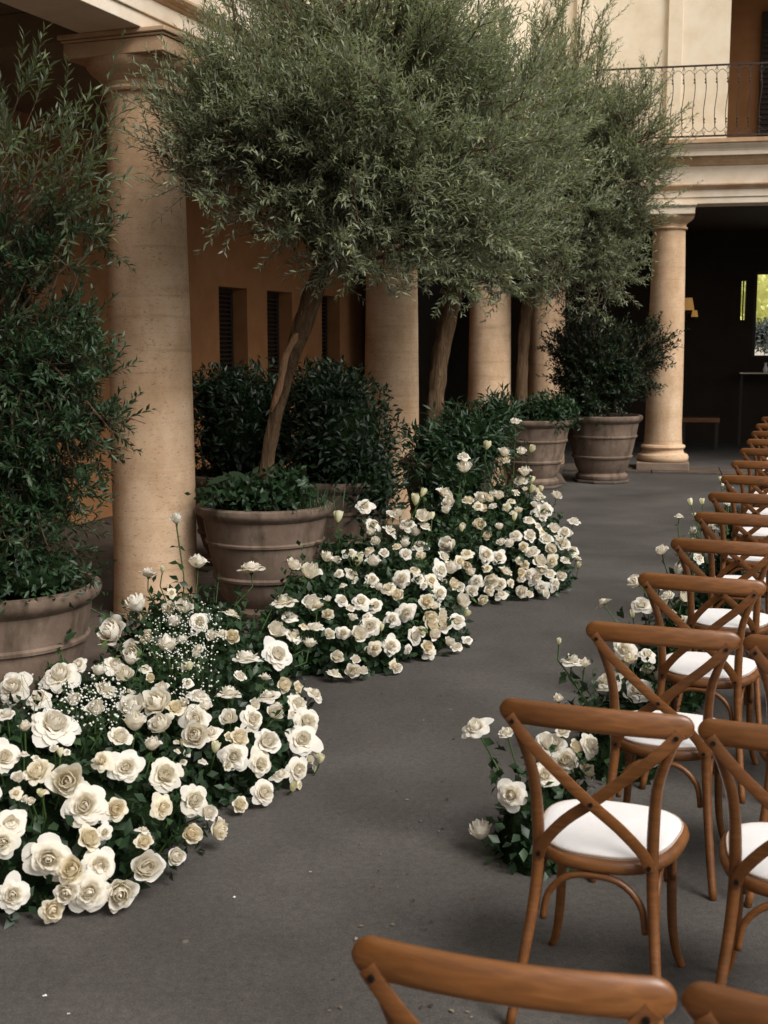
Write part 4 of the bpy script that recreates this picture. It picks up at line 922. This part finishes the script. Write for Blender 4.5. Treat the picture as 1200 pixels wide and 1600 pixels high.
for i, (px, py) in enumerate(ROWS):
    P = at(px+2, py, .845); a = YAW[i]; c, s_ = math.cos(a), math.sin(a)
    lx, ly = -.246, -.044
    ox, oy = P[0]-(lx*c-ly*s_), P[1]-(lx*s_+ly*c)
    CHP.append((ox, oy, a))
    nn = 2 if i < 6 else 1
    for k in range(nn):
        o = ch0 if first else copy_tree(ch0); first = False
        ja = a + random.uniform(-.035, .035)*(1 if k else .5)
        o.location = (ox+k*.505*c, oy+k*.505*s_, 0); o.rotation_euler = (0, 0, ja)
        if k == 0:
            o['label'] = ('closest crossback chair, only top rail and seat corner showing at the bottom edge' if i == 0 else
              'aisle chair seen whole from behind, with its white seat and legs' if i == 1 else
              'last and smallest crossback chair of the aisle line, nearest the dark portico' if i == len(ROWS)-1 else
              '%s crossback chair from the camera in the aisle line, left end of its row' % ORD[i])
        else:
            o['label'] = ('corner of a chair rail cut by the bottom edge, right of the closest chair' if i == 0 else
              'chair at the right edge with white seat, beside the fully visible aisle chair' if i == 1 else
              'chair at the right edge, right hand neighbour of the %s aisle chair from the camera' % ORD[i])
# ------------------------------------------------------------------ rose clumps beside the aisle chairs
clA = z7([(112,213,112,'s'),(228,242,66,'h'),(385,290,112,'O'),(440,345,104,'O'),(525,280,88,'O'),(510,382,78,'c'),(360,395,88,'O'),(245,465,115,'O'),(138,620,88,'h'),(430,235,52,'o'),(470,300,60,'c')])
clB = z8([(90,1230,30,'b'),(160,1320,122,'s'),(225,1350,64,'h'),(430,1265,130,'O'),(460,1330,92,'c'),(550,1290,92,'O'),(555,1385,78,'o'),(345,1430,150,'O'),(500,1480,165,'O'),(90,1530,50,'h'),(600,1420,70,'c'),(640,1330,60,'o')])
clC = z8([(327,1005,86,'s'),(500,907,76,'o'),(485,1088,38,'b'),(530,1020,104,'O'),(630,1010,64,'c'),(665,980,64,'o'),(740,990,74,'o'),(735,1100,80,'O'),(620,930,60,'o'),(750,940,52,'h'),(680,1060,60,'c')])
clD = z8([(637,738,64,'h'),(727,545,52,'o'),(790,730,60,'o'),(830,770,60,'o'),(730,815,66,'O'),(800,690,40,'h'),(760,770,40,'c')])
clE = z8([(795,484,30,'b'),(852,480,30,'b'),(815,632,52,'o'),(900,600,38,'h'),(820,560,28,'b'),(915,610,38,'o'),(975,480,28,'h'),(985,490,24,'h')])
clF = z8([(965,380,24,'h'),(985,395,22,'b'),(950,350,18,'b'),(1010,395,20,'h')])
def clump(row, roses, label, dx, dy, R, seed, nleaf=700):
    ox, oy, a = CHP[row]; c, s_ = math.cos(a), math.sin(a)
    cx, cy = ox+dx*c-dy*s_, oy+dx*s_+dy*c
    mound('rose_clump', label, [((cx, cy), R), ((cx+.10, cy+.12), (R[0]*.8, R[1]*.8, R[2]*.9))], roses, nleaf, seed, sprays=12, leafL=(.035,.055), cat='flower arrangement', group='rose clumps at the feet of the aisle chairs')
clump(2, clA, 'rose clump by the third chair, its lowest bloom nearly on the ground', -.42, .02, (.17,.20,.34), 201, 420)
clump(3, clB, 'rose clump by the fourth aisle chair, with a lone bud on a tall stem', -.34, .10, (.20,.22,.36), 202, 520)
clump(4, clC, 'rose clump by the fifth aisle chair, one bloom leaning out over the paving', -.30, .18, (.22,.24,.38), 203)
clump(5, clD, 'rose clump by the sixth aisle chair with two blooms held out left', -.28, .15, (.20,.24,.40), 204)
clump(6, clE, 'small rose clump by the seventh aisle chair under a pair of buds', -.22, .25, (.20,.24,.42), 205)
clump(8, clF, 'faint farthest rose clump in the aisle line of chairs', -.22, .2, (.18,.2,.42), 206, 400)
# ------------------------------------------------------------------ garden beyond the portico
def gtree(P, R, n, mat, label, L, seed, name='garden_tree'):
    r = thing(name, label, 'tree', (P[0], P[1], 0)); dense_shrub(r, [(P, R), (P+np.array([R[0]*.5, .3, R[2]*.3]), (R[0]*.6, R[1]*.6, R[2]*.6))], n, L, (.45,.65), mat, seed, name='crown', core=mat)
    trunk(r, [np.array([P[0], P[1], 0]), P], [.15, .08])
gtree(atd(1195, 440, 36), (2.6,1.5,2.4), 5000, 'garden', 'sunlit yellow green tree seen through the window at the back', (.14,.26), 61)
gtree(atd(1150, 470, 40), (2.2,1.5,1.8), 3000, 'garden', 'sunlit foliage seen through the slit window at the back', (.14,.26), 62)
r = thing('garden_bush', 'grey blue rounded bush in the garden beyond the back window', 'bush', atd(1200, 530, 30)*np.array([1,1,0]))
dense_shrub(r, [(atd(1200, 525, 30), (.42,.5,.35))], 1500, (.06,.10), (.4,.6), 'gardendark', 63)
p = atd(1200, 548, 31); r = MB().box(p[0]-1.6, p[0]+3, p[1], p[1]+.3, 0, p[2]+.12).build('garden_wall', M['gravel'], bevel=.02)
r['label'] = 'low pale wall in the garden beyond the back window'; r['category'] = 'wall'
# fallen petals on the paving
rr = np.random.default_rng(77)
for i, (px, py) in enumerate(((366,1402), (485,1362), (107,1584), (70,1556))):
    P = at(px, py, .004); s_ = rr.uniform(.004, .006); a = rr.uniform(0, 6)
    V = [(P[0]+s_*math.cos(a+t_)*(1+.3*math.cos(2*t_)), P[1]+s_*math.sin(a+t_), .004+.003*(j % 2)) for j, t_ in enumerate(np.linspace(0, 6.28, 8)[:-1])]
    V.append((P[0], P[1], .003))
    o_ = MB().add(V, [(j, (j+1) % 7, 7) for j in range(7)]).build('fallen_petal', M['gyp'], smooth=True)
    o_['label'] = ('fallen petal nearest the large rose bank, on bare paving', 'fallen petal farthest out in the aisle, on bare paving', 'fallen petal at the bottom edge, right of its neighbour', 'fallen petal at the bottom left corner of the paving')[i]; o_['category'] = 'petal'; o_['group'] = 'fallen petals on the paving'

r3 = np.random.default_rng(99); n = 90
px_ = r3.uniform(150, 760, n*6); py_ = r3.uniform(1060, 1590, n*6)
P = np.array([at(a, b, .006) for a, b in zip(px_, py_)]); P = P[(P[:,0] > -.25+.03*P[:,1])][:n]; k = len(P)
D = norm(np.stack([r3.normal(size=k), r3.normal(size=k), r3.normal(size=k)*.08], 1)); L_ = r3.uniform(.006, .022, k)
v, f_, a = leaves(P, D, norm(np.stack([r3.normal(size=k)*.3, r3.normal(size=k)*.3, np.ones(k)], 1)), L_, L_*r3.uniform(.3,.6,k), r3.uniform(0,1,k))
m, t, b = newmat('dry_leaf', .8, .1); at2 = t.nodes.new('ShaderNodeAttribute'); at2.attribute_name = 'rnd'
ln(t, ramp(t, at2.outputs['Fac'], [(0, (.03,.022,.014)), (.6, (.10,.065,.035)), (1, (.24,.20,.14))]), b.inputs['Base Color'])
o = link('leaf_litter', arrmesh('leaf_litter', v, f_, m, a), kind='stuff'); o['label'] = 'tiny dry leaf crumbs scattered over the grey paving of the aisle'; o['category'] = 'leaf litter'
